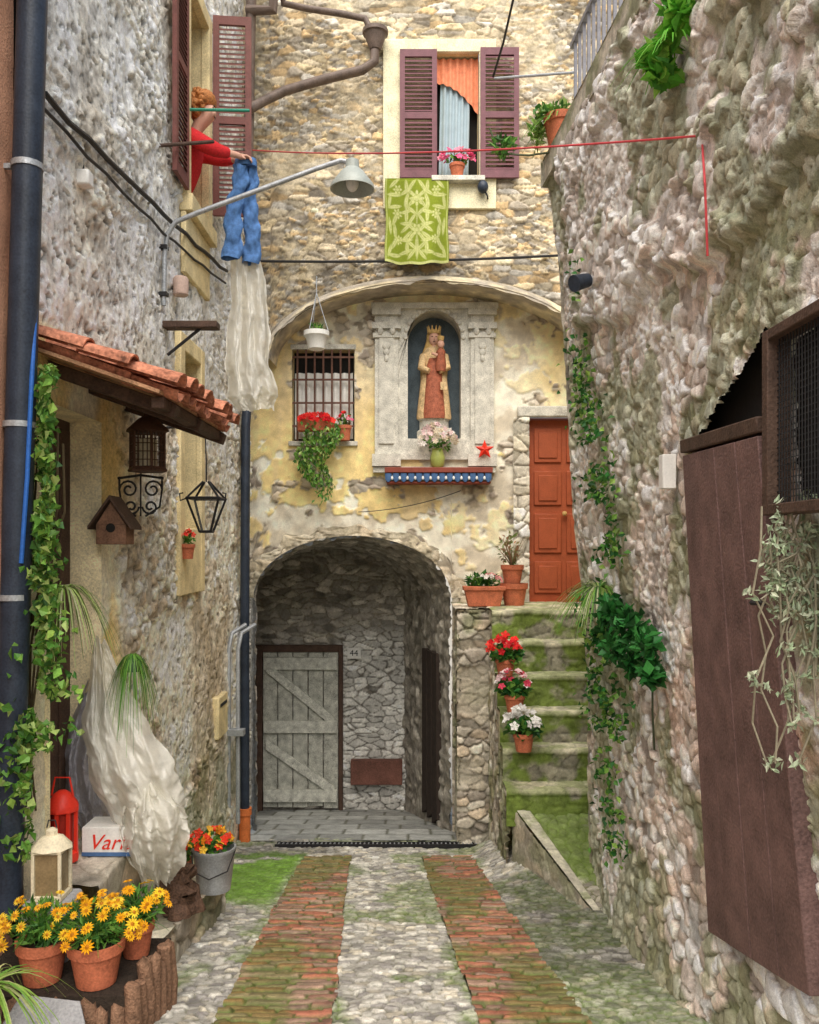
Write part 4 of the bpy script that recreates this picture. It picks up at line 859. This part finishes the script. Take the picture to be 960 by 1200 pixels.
d = MB()
for i in range(14):
    x=-.24+i*.087; d.lathe([(.01,-.10),(.035,-.07),(.038,.0)], (x,9.64,2.425), 8, 1, .25)
d.build('scalloped_trim', BLUET, t)
d = MB()
for i in range(13):
    x=-.197+i*.087; d.ell((x,9.635,2.37),(.014,.008,.022),8,6)
d.build('tassels', WHITE, t); MB().box((-.26,9.66,2.31),(.92,9.90,2.335)).build('lower_board', mat('dark_red_slat',(.26,.055,.035),.6), t, bevel=.005)
t = root('flower_vase', P(513,545,9.7), 'green vase of white and pink flowers on the shelf under the statue', 'vase')
b0 = V3((.32,9.74,2.49)); MB().lathe([(.05,0),(.075,.03),(.085,.12),(.06,.2),(.07,.22),(.05,.2)], b0, 16).build('vase', mat('green_vase',(.34,.38,.10),.4), t)
d = MB(); blob(d, b0+V3((0,0,.28)), (.18,.1,.12), 90, .07,.03, GR); d.build('foliage', LEAF, t, smooth=False)
d = MB(); flowers(d, b0+V3((0,-.03,.26)), (.21,.12,.27), 70, .042, [(.8,.75,.7),(.75,.55,.55),(.7,.6,.45)], (0,-1,.3), 6); d.build('flowers', PETAL, t, smooth=False)
sc_ = P(568,527,9.74); d = MB(); ring = [sc_+V3((math.sin(math.pi*i/5),0,math.cos(math.pi*i/5)))*(.115 if i%2==0 else .048) for i in range(10)]
d.add(ring+[sc_+V3((0,-.03,0)),sc_+V3((0,.03,0))], [(i,(i+1)%10,10) for i in range(10)]+[((i+1)%10,i,11) for i in range(10)])
one(REDP, 'star_ornament', 'red five pointed star ornament right of the shelf flowers', 'ornament', d, smooth=False)

# ================================================================ POTS & PLANTS
RED=[(.8,.02,.02),(.66,.01,.02),(.85,.06,.04)]; YEL=[(.88,.50,.02),(.92,.62,.04),(.85,.42,.01)]; WHI=[(.85,.8,.78),(.85,.6,.62)]; PNK=[(.8,.12,.28),(.85,.3,.4)]
for i,(px,d_,rr,lab) in enumerate(((50,3.88,.115,'yellow daisies in the leftmost of three clay pots behind the log edging'),(113,3.86,.125,'yellow daisies in the middle of three clay pots behind the log edging'),(160,4.12,.085,'yellow daisies in the rightmost and smallest of three clay pots behind the log edging'))):
    b0 = P(px,1138,d_); b0.z = -.37
    hh_ = .19 if i < 2 else .16; sp = 1.0 if i < 2 else .75
    t = potted('daisy_pot', lab, 'potted plant', b0, rr, hh_, [(300 if i<2 else 170,(0,0,.07),(.17*sp,.14*sp,.10),.075,.018,GR)], group='pots of yellow daisies', extra=lambda mb,b: blades(mb,b,30,.28,.010,GR,1.2,.5,.7))
    d = MB()
    for _ in range((40,44,28)[i]):
        q = rdir(); q.z = abs(q.z); pz = b0+V3((q.x*.21*sp,q.y*.17*sp,hh_+.03+q.z*.17*random.uniform(.7,1.1))); flower(d, pz, q+V3((0,-.5,.4))+rdir()*.4, random.uniform(.020,.034), pick(YEL,.18), 11, (.5,.20,.01))
    d.build('flowers', PETAL, t, smooth=False)
t = root('log_edging', (-1.5,3.85,GZ(3.9)), 'row of short upright brown logs edging the daisy pots', 'edging')
pts = [V3((-2.0+i*.066,3.70+.004*i,0)) for i in range(12)]+[V3((-1.22+.01*i,3.76+.062*i,0)) for i in range(7)]
for i,q in enumerate(pts):
    zb = GZ(q.y)-.05; top_ = -.42+random.uniform(-.05,.04)+(.10 if i>=12 else 0); rr = random.uniform(.028,.037)
    d = MB(); d.tube([(q.x,q.y,zb),(q.x+random.uniform(-.012,.012),q.y+random.uniform(-.01,.01),(zb+top_)/2),(q.x+random.uniform(-.012,.012),q.y,top_),(q.x,q.y,top_+.006)], [rr,rr*1.06,rr*.97,rr*.75], 10); d.build('log', LOGM, t)
MB().box((-2.05,3.74,-.75),(-1.2,4.3,-.375)).build('soil_fill', SOIL, t)
one(SLAB, 'stone_slab', 'flat grey stone slab leaning against the log edging in the corner', 'slab', MB().hexa([(-1.75,3.45,-.52),(-1.33,3.5,-.58),(-1.30,3.53,-.53),(-1.75,3.5,-.48),(-1.68,3.66,-.37),(-1.42,3.66,-.40),(-1.42,3.69,-.36),(-1.68,3.69,-.33)]), bevel=.01)
d = MB(); blades(d, (-1.72,3.5,-.2), 60, .42, .016, GRL+[(.6,.62,.3)], .6, .9); one(LEAF, 'spiky_plant', 'pale spiky grass plant at the bottom left corner', 'plant', d, smooth=False)
b0 = V3((-1.27,5.55,zt(5.55)))
t = root('bucket_planter', b0, 'galvanised bucket of orange and red flowers on the ledge end', 'bucket')
bk = MB().lathe([(.10,0),(.105,.0),(.135,.25),(.142,.26),(.142,.275),(.128,.275),(.12,.2),(.02,.2)], b0, 24).build('bucket', GALV, t)
d = MB(); d.tube([b0+V3((-.14,-.02,.26)),b0+V3((-.11,-.12,.16)),b0+V3((0,-.15,.12)),b0+V3((.11,-.12,.16)),b0+V3((.14,-.02,.26))], .005, 6); d.build('handle', BLACK, bk)
d = MB(); blob(d, b0+V3((-.03,0,.30)), (.15,.12,.08), 160,.06,.03,GR); d.build('foliage', LEAF, t, smooth=False)
d = MB(); flowers(d, b0+V3((-.03,0,.29)), (.16,.12,.11), 46,.03, [(.85,.28,.02),(.75,.05,.02),(.9,.5,.05)]); d.build('flowers', PETAL, t, smooth=False)
potted('flower_pot', 'small clay pot of red flowers left of the galvanised bucket', 'potted plant', V3((-1.53,5.6,zt(5.6)+.01)), .10,.17,[(150,(0,0,.07),(.13,.11,.1),.08,.03,GR+GRL)],[(22,(0,0,.05),(.13,.1,.1),.03,RED)])
d = MB(); c0 = V3((-1.36,5.0,zt(5.0)))
for i in range(12):
    pts=[c0+V3((random.uniform(-.11,.11),random.uniform(-.07,.07),.03+.26*random.random())) for _ in range(4)]; pts.sort(key=lambda q:q.z); d.tube([pts[0]-V3((0,0,.03))]+pts, [.055,.05,.042,.034,.018], 9)
d.ell(c0+V3((0,0,.12)),(.10,.08,.12),14,10,nz=.16); one(ROOT, 'driftwood', 'dark knotted driftwood lump on the ledge before the bucket', 'driftwood', d, ang=70)
b0 = V3((-1.735,4.14,-.10))
t = root('lantern', b0-V3((0,0,.42)), 'cream candle lantern standing behind the yellow daisies', 'lantern')
d = MB(); hw = .072
d.box(b0+V3((-hw,-hw,0)),b0+V3((hw,hw,.025))); d.box(b0+V3((-hw,-hw,.225)),b0+V3((hw,hw,.24)))
for x in (-hw,hw-.016):
    for y in (-hw,hw-.016): d.box(b0+V3((x,y,.025)),b0+V3((x+.016,y+.016,.225)))
d.build('frame', PALEY, t, bevel=.003); MB().box(b0+V3((-.058,-.058,.026)),b0+V3((.058,.058,.224))).build('glass', mat('amber_glass',(.26,.19,.10),.2,.3,8,0,spec=.6), t)
MB().lathe([(.10,.24),(.055,.29),(.028,.30),(.028,.325),(.010,.335)], b0, 8).build('roof', PALEY, t); MB().tube([b0+V3((-.024,0,.335)),b0+V3((-.016,0,.37)),b0+V3((.016,0,.37)),b0+V3((.024,0,.335))], .004, 6).build('ring', BLACK, t)
MB().box(b0+V3((-.11,-.10,-.42)),b0+V3((.11,.12,-.001))).build('stone_foot', SLAB, t, bevel=.02)
b0 = V3((-1.92,4.72,-.14))
t = root('red_lantern', b0, 'bright red plastic lantern on the upper ledge beside the door', 'lantern')
d = MB(); d.lathe([(.085,0),(.09,.02),(.09,.05),(.07,.06)], b0, 8); d.lathe([(.07,.27),(.09,.28),(.09,.31),(.05,.37),(.02,.39)], b0, 8)
for i in range(8): a=2*math.pi*i/8; d.box(b0+V3((math.cos(a)*.075-.009,math.sin(a)*.075-.009,.05)),b0+V3((math.cos(a)*.075+.009,math.sin(a)*.075+.009,.28)))
d.build('frame', REDP, t); MB().lathe([(.06,.06),(.06,.27)], b0, 12).build('glass', mat('red_glass',(.35,.03,.02),.2,.2,8,0), t)
MB().tube([b0+V3((-.06,0,.36)),b0+V3((-.04,0,.46)),b0+V3((.04,0,.46)),b0+V3((.06,0,.36))], .006, 6).build('handle', REDP, t)
b0 = V3((-1.70,4.85,-.14))
t = root('carton', b0, 'white carton with red script lettering on the upper ledge', 'box')
MB().box(b0+V3((-.14,-.06,0)),b0+V3((.14,.14,.16))).build('carton_body', WHITE, t, bevel=.004)
text_mesh('Varia', .12, b0+V3((.02,-.06,.075)), (1,0,0), (0,0,1), (0,-1,0), 'lettering', REDP, t, .35)
MB().box(b0+V3((-.14,-.063,.0)),b0+V3((.14,-.0605,.022))).build('blue_band', BLUET, t)
b0 = P(173,553,5.3)
t = root('hanging_lantern', b0, 'dark pierced metal lantern hanging from the porch roof', 'lantern')
d = MB()
d.lathe([(.12,0),(.125,.01),(.11,.03)], b0, 6); d.lathe([(.11,.24),(.135,.25),(.13,.265),(.06,.33),(.03,.345),(.03,.37),(.005,.385)], b0, 6)
for i in range(6):
    a=2*math.pi*i/6; b_=2*math.pi*(i+1)/6; A1=b0+V3((math.cos(a)*.105,math.sin(a)*.105,0)); B1=b0+V3((math.cos(b_)*.105,math.sin(b_)*.105,0))
    d.tube([A1+V3((0,0,.02)),A1+V3((0,0,.25))], .010, 6)
    for k in range(1,5): d.tube([A1+V3((0,0,.02+.05*k)),B1+V3((0,0,.02+.05*k))], .004, 4)
    for k in range(1,4): m1=A1.lerp(B1,k/4); d.tube([m1+V3((0,0,.02)),m1+V3((0,0,.25))], .004, 4)
d.build('cage', mat('rusty_iron',(.085,.04,.025),.6,.4), t); MB().lathe([(.06,.03),(.06,.2)], b0, 10).build('candle_glass', PALEY, t); MB().tube([b0+V3((0,0,.38)),b0+V3((0,0,.56))], .005, 5).build('chain', BLACK, t)
b0 = P(165,605,5.4)
t = root('scroll_rack', b0, 'wrought iron scroll basket hanging under the dark pierced lantern', 'rack')
d = MB()
def spiral(c, r, s0, a0, turns=1.4, n=18): return [c+V3((s0*math.cos(a0+2*math.pi*turns*i/n)*r*(1-.75*i/n),0,math.sin(a0+2*math.pi*turns*i/n)*r*(1-.75*i/n))) for i in range(n+1)]
for s0 in (-1,1):
    d.tube(spiral(b0+V3((s0*.075,0,.17)),.06,s0,0), .007, 6); d.tube(spiral(b0+V3((s0*.06,0,.06)),.05,s0,math.pi), .007, 6)
    d.tube([b0+V3((s0*.135,0,.25)),b0+V3((s0*.135,0,.17)),b0+V3((s0*.12,0,.06)),b0+V3((s0*.03,0,.0))], .007, 6)
d.tube([b0+V3((-.145,0,.24)),b0+V3((0,0,.26)),b0+V3((.145,0,.24))], .008, 6); d.tube([b0+V3((0,0,.26)),b0+V3((0,0,0))], .006, 6); d.tube([b0+V3((0,0,.25)),b0+V3((.01,-.02,.29))], .005, 5)
d.build('scrolls', BLACK, t)
b0 = V3((-1.80,5.22,P(135,638,5.2).z))
t = root('birdhouse', b0, 'brown wooden birdhouse below the scroll basket', 'birdhouse')
d = MB(); d.box(b0+V3((-.09,-.08,0)),b0+V3((.09,.08,.12))); d.add([b0+V3(v) for v in ((-.09,-.08,.12),(.09,-.08,.12),(0,-.08,.26),(-.09,.08,.12),(.09,.08,.12),(0,.08,.26))],[(0,1,2),(3,5,4),(0,2,5,3),(1,4,5,2)]); d.build('body', mat('birdhouse_wood',(.20,.105,.065),.8,.5), t, bevel=.004)
d = MB(); d.hexa([b0+V3(v) for v in ((-.13,-.11,.09),(0,-.11,.27),(0,.1,.27),(-.13,.1,.09),(-.13,-.11,.11),(0,-.11,.295),(0,.1,.295),(-.13,.1,.11))]); d.hexa([b0+V3(v) for v in ((.13,-.11,.09),(0.002,-.11,.27),(0.002,.1,.27),(.13,.1,.09),(.13,-.11,.11),(0.002,-.11,.295),(0.002,.1,.295),(.13,.1,.11))]); d.build('roof', DARKW, t)
MB().tube([b0+V3((0,-.079,.10)),b0+V3((0,-.084,.10))], .028, 12).build('hole_shade_disc', DARK, t)  # flat near-black disc painting the shade inside the entrance
b0 = P(242,623,6.2)
t = root('hanging_lantern', b0, 'black glass lantern with curled arms hanging from a wire on the left wall', 'lantern')
d = MB(); q4=[(-1,-1),(1,-1),(1,1),(-1,1)]
for i,(x,y) in enumerate(q4):
    x2,y2=q4[(i+1)%4]; lo_=b0+V3((x*.04,y*.04,0)); hi_=b0+V3((x*.115,y*.115,.24)); tp_=b0+V3((x*.02,y*.02,.36)); d.tube([lo_,hi_,tp_], .010, 6)
    d.tube([hi_,b0+V3((x2*.115,y2*.115,.24))], .010, 6); d.tube([lo_,b0+V3((x2*.04,y2*.04,0))], .010, 6)
for s0 in (-1,1): d.tube([b0+V3((s0*.11,-.11,.24)),b0+V3((s0*.16,-.11,.22)),b0+V3((s0*.165,-.11,.27)),b0+V3((s0*.14,-.11,.275))], .006, 6)
d.build('frame', BLACK, t); d = MB(); d.hexa([b0+V3((x*.036,y*.036,.005)) for x,y in q4]+[b0+V3((x*.108,y*.108,.235)) for x,y in q4]); d.build('glass', CLEARG, t)
MB().tube([b0+V3((0,0,.36)),b0+V3((0,0,.50)),b0+V3((-.01,0,.74))], .005, 5).build('wire', BLACK, t)
q = P(240,503,6.2); one(BLACK, 'wall_hook', 'iron hook arm on the left wall carrying the black glass lantern', 'hook', MB().tube([(-1.9,6.2,q.z),(-1.52,6.2,q.z+.03),(-1.47,6.2,q.z-.02)], .010, 6))
potted('wall_pot', 'tiny clay pot of red flowers on the left wall window ledge', 'potted plant', P(212,655,6.9)+V3((.05,0,0)), .065,.12,[(60,(0,0,.04),(.07,.07,.07),.05,.025,GR)],[(16,(0,0,.05),(.07,.07,.07),.025,RED)])
# ivy left
d = MB(); cnt = 0
while cnt < 2100:
    y = random.choice((random.uniform(430,640),random.uniform(560,880),random.uniform(620,930),random.uniform(820,1010))); w_ = 10+26*min(1,max(0,(y-600)/250)); x = random.gauss((56 if y < 860 else 36)-.03*(y-430), w_*.6)
    if y > 880 and x > 38: continue
    if fbm(np.array(x*.03),np.array(y*.03),5) < .40: continue
    cnt += 1
    p = P(x,y,random.uniform(4.0,4.4)); d.leaf(p, rdir()*.8+V3((0,-.2,-.6)), random.uniform(.025,.07), random.uniform(.022,.055), pick(GR+GRL,.4))
for k in range(5): d.tube([P(50+6*k,440+20*k,4.32),P(40+9*k,600,4.3),P(48-6*k,760,4.28),P(22+5*k,950,4.3)], .006, 5, (.12,.09,.05))
one(LEAF, 'ivy', 'ivy climbing beside the black drainpipe by the left doorway', 'ivy', d, smooth=False)
d = MB(); blades(d, P(74,690,4.55), 70, .40,.014, GRL+[(.6,.64,.36)], .4, 1.5, .55); one(LEAF, 'spider_plant', 'pale striped spider plant hanging in the left doorway', 'plant', d, smooth=False)
t = root('hanging_grass', P(155,770,5.0), 'tuft of long drooping green grass hanging above the clear plastic wrap', 'plant')
d = MB(); blades(d, P(156,770,5.0), 170, .27,.008, GR+GRL[:1], .45, 2.3, .36); d.build('blades', LEAF, t, smooth=False); MB().lathe([(.04,-.07),(.055,-.02),(.05,.0)], P(156,773,5.0), 12).build('root_ball', SOIL, t)
# barred window plants
t = root('trailing_geranium', P(370,500,9.75), 'red geraniums trailing long green stems from the barred window', 'plant')
MB().box(P(350,500,9.82)+V3((0,-.10,-.06)),P(392,490,9.82)+V3((0,.03,0))).build('trough', TERRA, t, bevel=.01)
d = MB()
for _ in range(700):
    y=random.triangular(492,596,515); hw_=20*(1-((y-492)/110)**1.5)+5; x=372+random.uniform(-hw_,hw_)+8*math.sin(y*.09)
    d.leaf(P(x,y,random.uniform(9.58,9.74)), rdir()*.7+V3((0,-.2,-.8)), .06,.035, pick(GR+GRL,.35))
d.build('foliage', LEAF, t, smooth=False); d = MB(); flowers(d, P(370,493,9.68), (.20,.08,.09), 60,.035, RED, (0,-1,.3)); d.build('flowers', PETAL, t, smooth=False)
potted('flower_pot', 'small clay pot of red flowers at the right end of the barred window', 'potted plant', P(404,516,9.80), .08,.17,[(70,(0,0,.05),(.09,.07,.1),.05,.03,GR+[(.3,.16,.08)])],[(18,(0,0,.05),(.09,.07,.12),.028,RED+PNK)])
b0 = P(371,410,9.3)
t = root('hanging_pot', b0, 'white hanging pot on thin chains in front of the arch', 'potted plant')
MB().lathe([(.07,0),(.09,.01),(.115,.13),(.14,.15),(.14,.2),(.12,.2),(.10,.14)], b0, 20).build('pot', WHITE, t)
d = MB()
for a in (0,2.1,4.2): d.tube([b0+V3((math.cos(a)*.13,math.sin(a)*.13,.2)),b0+V3((0,0,.62))], .005, 5)
d.tube([b0+V3((0,0,.62)),b0+V3((0,0,.80)),b0+V3((0,.1,.82))], .006, 5); d.build('chains', GALV, t)
d = MB(); blob(d, b0+V3((0,0,.24)), (.10,.1,.07), 60,.06,.02, GR); d.build('foliage', LEAF, t, smooth=False)
potted('flower_pot', 'pink flowers in a clay pot on the upper window sill', 'potted plant', V3((.52,9.32,5.627)), .085,.14,[(80,(0,0,.05),(.13,.07,.08),.06,.035,GR)],[(60,(0,-.02,.04),(.19,.06,.14),.04,PNK)])
t = potted('terrace_pot', 'orange clay pot with leafy shoots on the far corner of the terrace', 'potted plant', V3((1.135,6.40,4.595)), .13,.22,[(140,(-.06,0,.03),(.17,.12,.10),.07,.045,GR+GRL)], extra=lambda mb,b: blades(mb,b,26,.45,.03,GR,.9,.9,.9,(-.6,0,0)))
d = MB(); blob(d, P(590,172,6.5), (.10,.1,.09), 70,.09,.035, GR); d.tube([P(574,150,6.5),P(585,180,6.5),P(620,182,6.45),P(648,178,6.42)], .008, 5, (.1,.12,.05)); blob(d,P(630,155,6.45),(.08,.06,.12),80,.09,.03,GRL)
one(LEAF, 'trailing_plant', 'green shoots trailing left from the terrace corner pot', 'plant', d, smooth=False)
c0 = RW(790,55,.10)
t = root('fern', c0, 'bright green leafy tuft sprouting from the top of the right wall', 'plant')
d = MB()
for (ox,oy,oz,n_) in ((0,0,.06,70),(-.05,.10,0,60),(.02,-.12,.08,55),(-.03,.05,-.10,45),(0,-.03,.16,30)): blob(d, c0+V3((ox,oy,oz)), (.08,.08,.07), n_,.10,.06, [(.10,.36,.03),(.18,.48,.05),(.06,.24,.02),(.28,.52,.08)])
blades(d, c0, 34, .30,.018,[(.12,.4,.03),(.2,.45,.06)],.8,.9,.8,(-.4,0,0)); d.build('foliage', LEAF, t, smooth=False)
# stair pots
z0=.965
b0 = V3((.80,9.2,z0-.01))
t = root('planter_trough', b0, 'long clay trough of small plants on the mossy stone block by the stairs', 'planter')
d = MB(); d.hexa([b0+V3(v) for v in ((-.17,-.09,0),(.17,-.09,0),(.17,.09,0),(-.17,.09,0),(-.21,-.11,.18),(.21,-.11,.18),(.21,.11,.18),(-.21,.11,.18))]); d.box(b0+V3((-.225,-.125,.17)),b0+V3((.225,.125,.215))); d.build('trough', TERRA, t, bevel=.008)
d = MB(); blob(d, b0+V3((-.02,0,.27)), (.2,.1,.10), 170,.09,.045, GR+GRD); blades(d,b0+V3((-.12,0,.2)),18,.3,.015,GR,1.2,.4,.5); d.build('foliage', LEAF, t, smooth=False)
d = MB(); flowers(d, b0+V3((.02,-.04,.27)), (.18,.08,.09), 16,.03,[(.75,.3,.3),(.8,.75,.7)]); d.build('flowers', PETAL, t, smooth=False)
potted('clay_pot', 'lower clay pot beside the red door carrying another pot', 'pot', V3((1.14,9.3,z0-.01)), .15,.24, None, None)
potted('clay_pot', 'upper clay pot with reddish succulent stems stacked beside the red door', 'potted plant', V3((1.12,9.3,z0+.23)), .125,.2,[(90,(-.03,0,.18),(.14,.1,.2),.07,.03,[(.36,.19,.10),(.30,.26,.12),(.22,.30,.1)])], None, extra=lambda mb,b: blades(mb,b,30,.5,.018,[(.28,.17,.10),(.2,.2,.08)],1.4,.3,.5))
for (x,y_,zz_,lab,fc) in ((.90,8.02,.95-.289*2,'topmost cyclamen pot on the stair edge with red blooms',RED),(.955,7.75,.95-.289*3,'middle cyclamen pot on the stair edge with pale pink blooms',WHI+[(.6,.05,.1)]),(1.0,7.47,.95-.289*4,'lowest cyclamen pot on the stair edge with white blooms',[(.85,.83,.8)])):
    potted('cyclamen_pot', lab, 'potted plant', V3((x,y_,zz_+.012)), .095,.16,[(130,(0,0,.04),(.17,.13,.09),.085,.07,GRD+GR)],[(34,(-.02,-.02,.08),(.15,.11,.16),.042,fc)], group='cyclamens on the stair edge')
# right wall plants
c0 = RW(702,690,.06)
t = root('spider_plant', c0, 'arching spider plant growing on the right wall edge above the stairs', 'plant')
d = MB(); blades(d, c0, 130, .42,.015, GRL+GR+[(.6,.64,.36)], .7,1.0,1,(-.3,-.4,0)); d.build('blades', LEAF, t, smooth=False)
d = MB()
for (px,py,of,n_,r_) in ((715,715,.09,110,.09),(738,735,.12,130,.10),(722,760,.10,90,.09),(756,755,.10,80,.08),(762,790,.09,80,.07),(742,780,.08,60,.07),(705,745,.07,60,.08)): blob(d, RW(px,py,of), (r_,r_*1.6,r_*1.1), n_,.085,.06, GRD+[(.04,.22,.05),(.06,.28,.06)])
q=RW(765,790,.08); d.tube([q,q+V3((0,0,-.2)),q+V3((.01,0,-.4))], .006,5,(.05,.06,.03))
one(LEAF, 'leafy_bush', 'dark green leafy bush sprouting from the right rubble wall', 'plant', d, smooth=False)
d = MB()
for (xa,ya,xb,yb,sp,n_) in ((674,400,695,560,8,230),(688,470,712,650,10,280),(700,560,714,660,9,160),(700,790,714,860,12,280),(702,850,722,1010,9,190),(695,700,702,800,10,200),(672,300,680,400,5,40)):
    for _ in range(n_):
        t_=random.random(); px=xa+(xb-xa)*t_+random.gauss(0,sp); py=ya+(yb-ya)*t_+random.gauss(0,8)
        if fbm(np.array(px*.05),np.array(py*.03),15) < .42: continue
        d.leaf(RW(px,py,random.uniform(.03,.12)), rdir()+V3((-.3,-.2,-.5)), .05,.036, pick(GR+GRD+GRL[:1],.4))
one(LEAF, 'wall_ivy', 'patchy ivy creeping down the far edge of the right wall', 'ivy', d, smooth=False)
t = root('trailing_succulent', P(930,600,2.72), 'grey green succulent trailing long bare stems beside the plank door', 'plant')
d = MB(); random.seed(5)
for k in range(24):
    x=random.uniform(890,950); y0_=random.uniform(580,640); y1_=random.uniform(680,900); pts=[P(x+random.uniform(-14,14)*(i>0),y0_+(y1_-y0_)*i/6,2.66+random.uniform(-.03,.03)) for i in range(7)]
    d.tube(pts, .0035, 4, (.40,.36,.26))
    for q in pts:
        if random.random() < .6:
            for _ in range(9): d.leaf(q+rdir()*.022, rdir(), .034,.013, pick([(.46,.54,.38),(.38,.48,.30),(.58,.62,.46)],.25))
d.build('stems', LEAF, t, smooth=False)

# ================================================================ LIGHT, WORLD, CAMERA
w = bpy.data.worlds.new('World'); scene.world = w; w.use_nodes = True
nt = w.node_tree; bg = nt.nodes['Background']; sky = nt.nodes.new('ShaderNodeTexSky'); sky.sky_type = 'NISHITA'; sky.sun_disc = False
EL, RO = R(55), R(183)
sky.sun_elevation = EL; sky.sun_rotation = RO; sky.air_density = 1.4; sky.dust_density = 4.0; sky.ozone_density = 1.0
nt.links.new(sky.outputs[0], bg.inputs['Color']); bg.inputs['Strength'].default_value = .15
sd = V3((math.sin(RO)*math.cos(EL), math.cos(RO)*math.cos(EL), math.sin(EL)))
li = bpy.data.lights.new('Sun', 'SUN'); li.energy = 5.0; li.angle = R(70); li.color = (1,.96,.88)
lo_ = bpy.data.objects.new('Sun', li); COL.objects.link(lo_); lo_.rotation_euler = (-sd).to_track_quat('-Z','Y').to_euler(); lo_.location = (0,0,20)
cam = bpy.data.cameras.new('Camera'); co = bpy.data.objects.new('Camera', cam); COL.objects.link(co)
co.location = (0,0,CZ); co.rotation_euler = (R(90),0,0); cam.sensor_width = 36; cam.sensor_fit = 'AUTO'; cam.lens = 30.0; cam.shift_y = 40/1200; cam.clip_end = 1000; cam.clip_start = .05
scene.camera = co
scene.view_settings.view_transform = 'Standard'; scene.view_settings.look = 'None'; scene.view_settings.exposure = 0
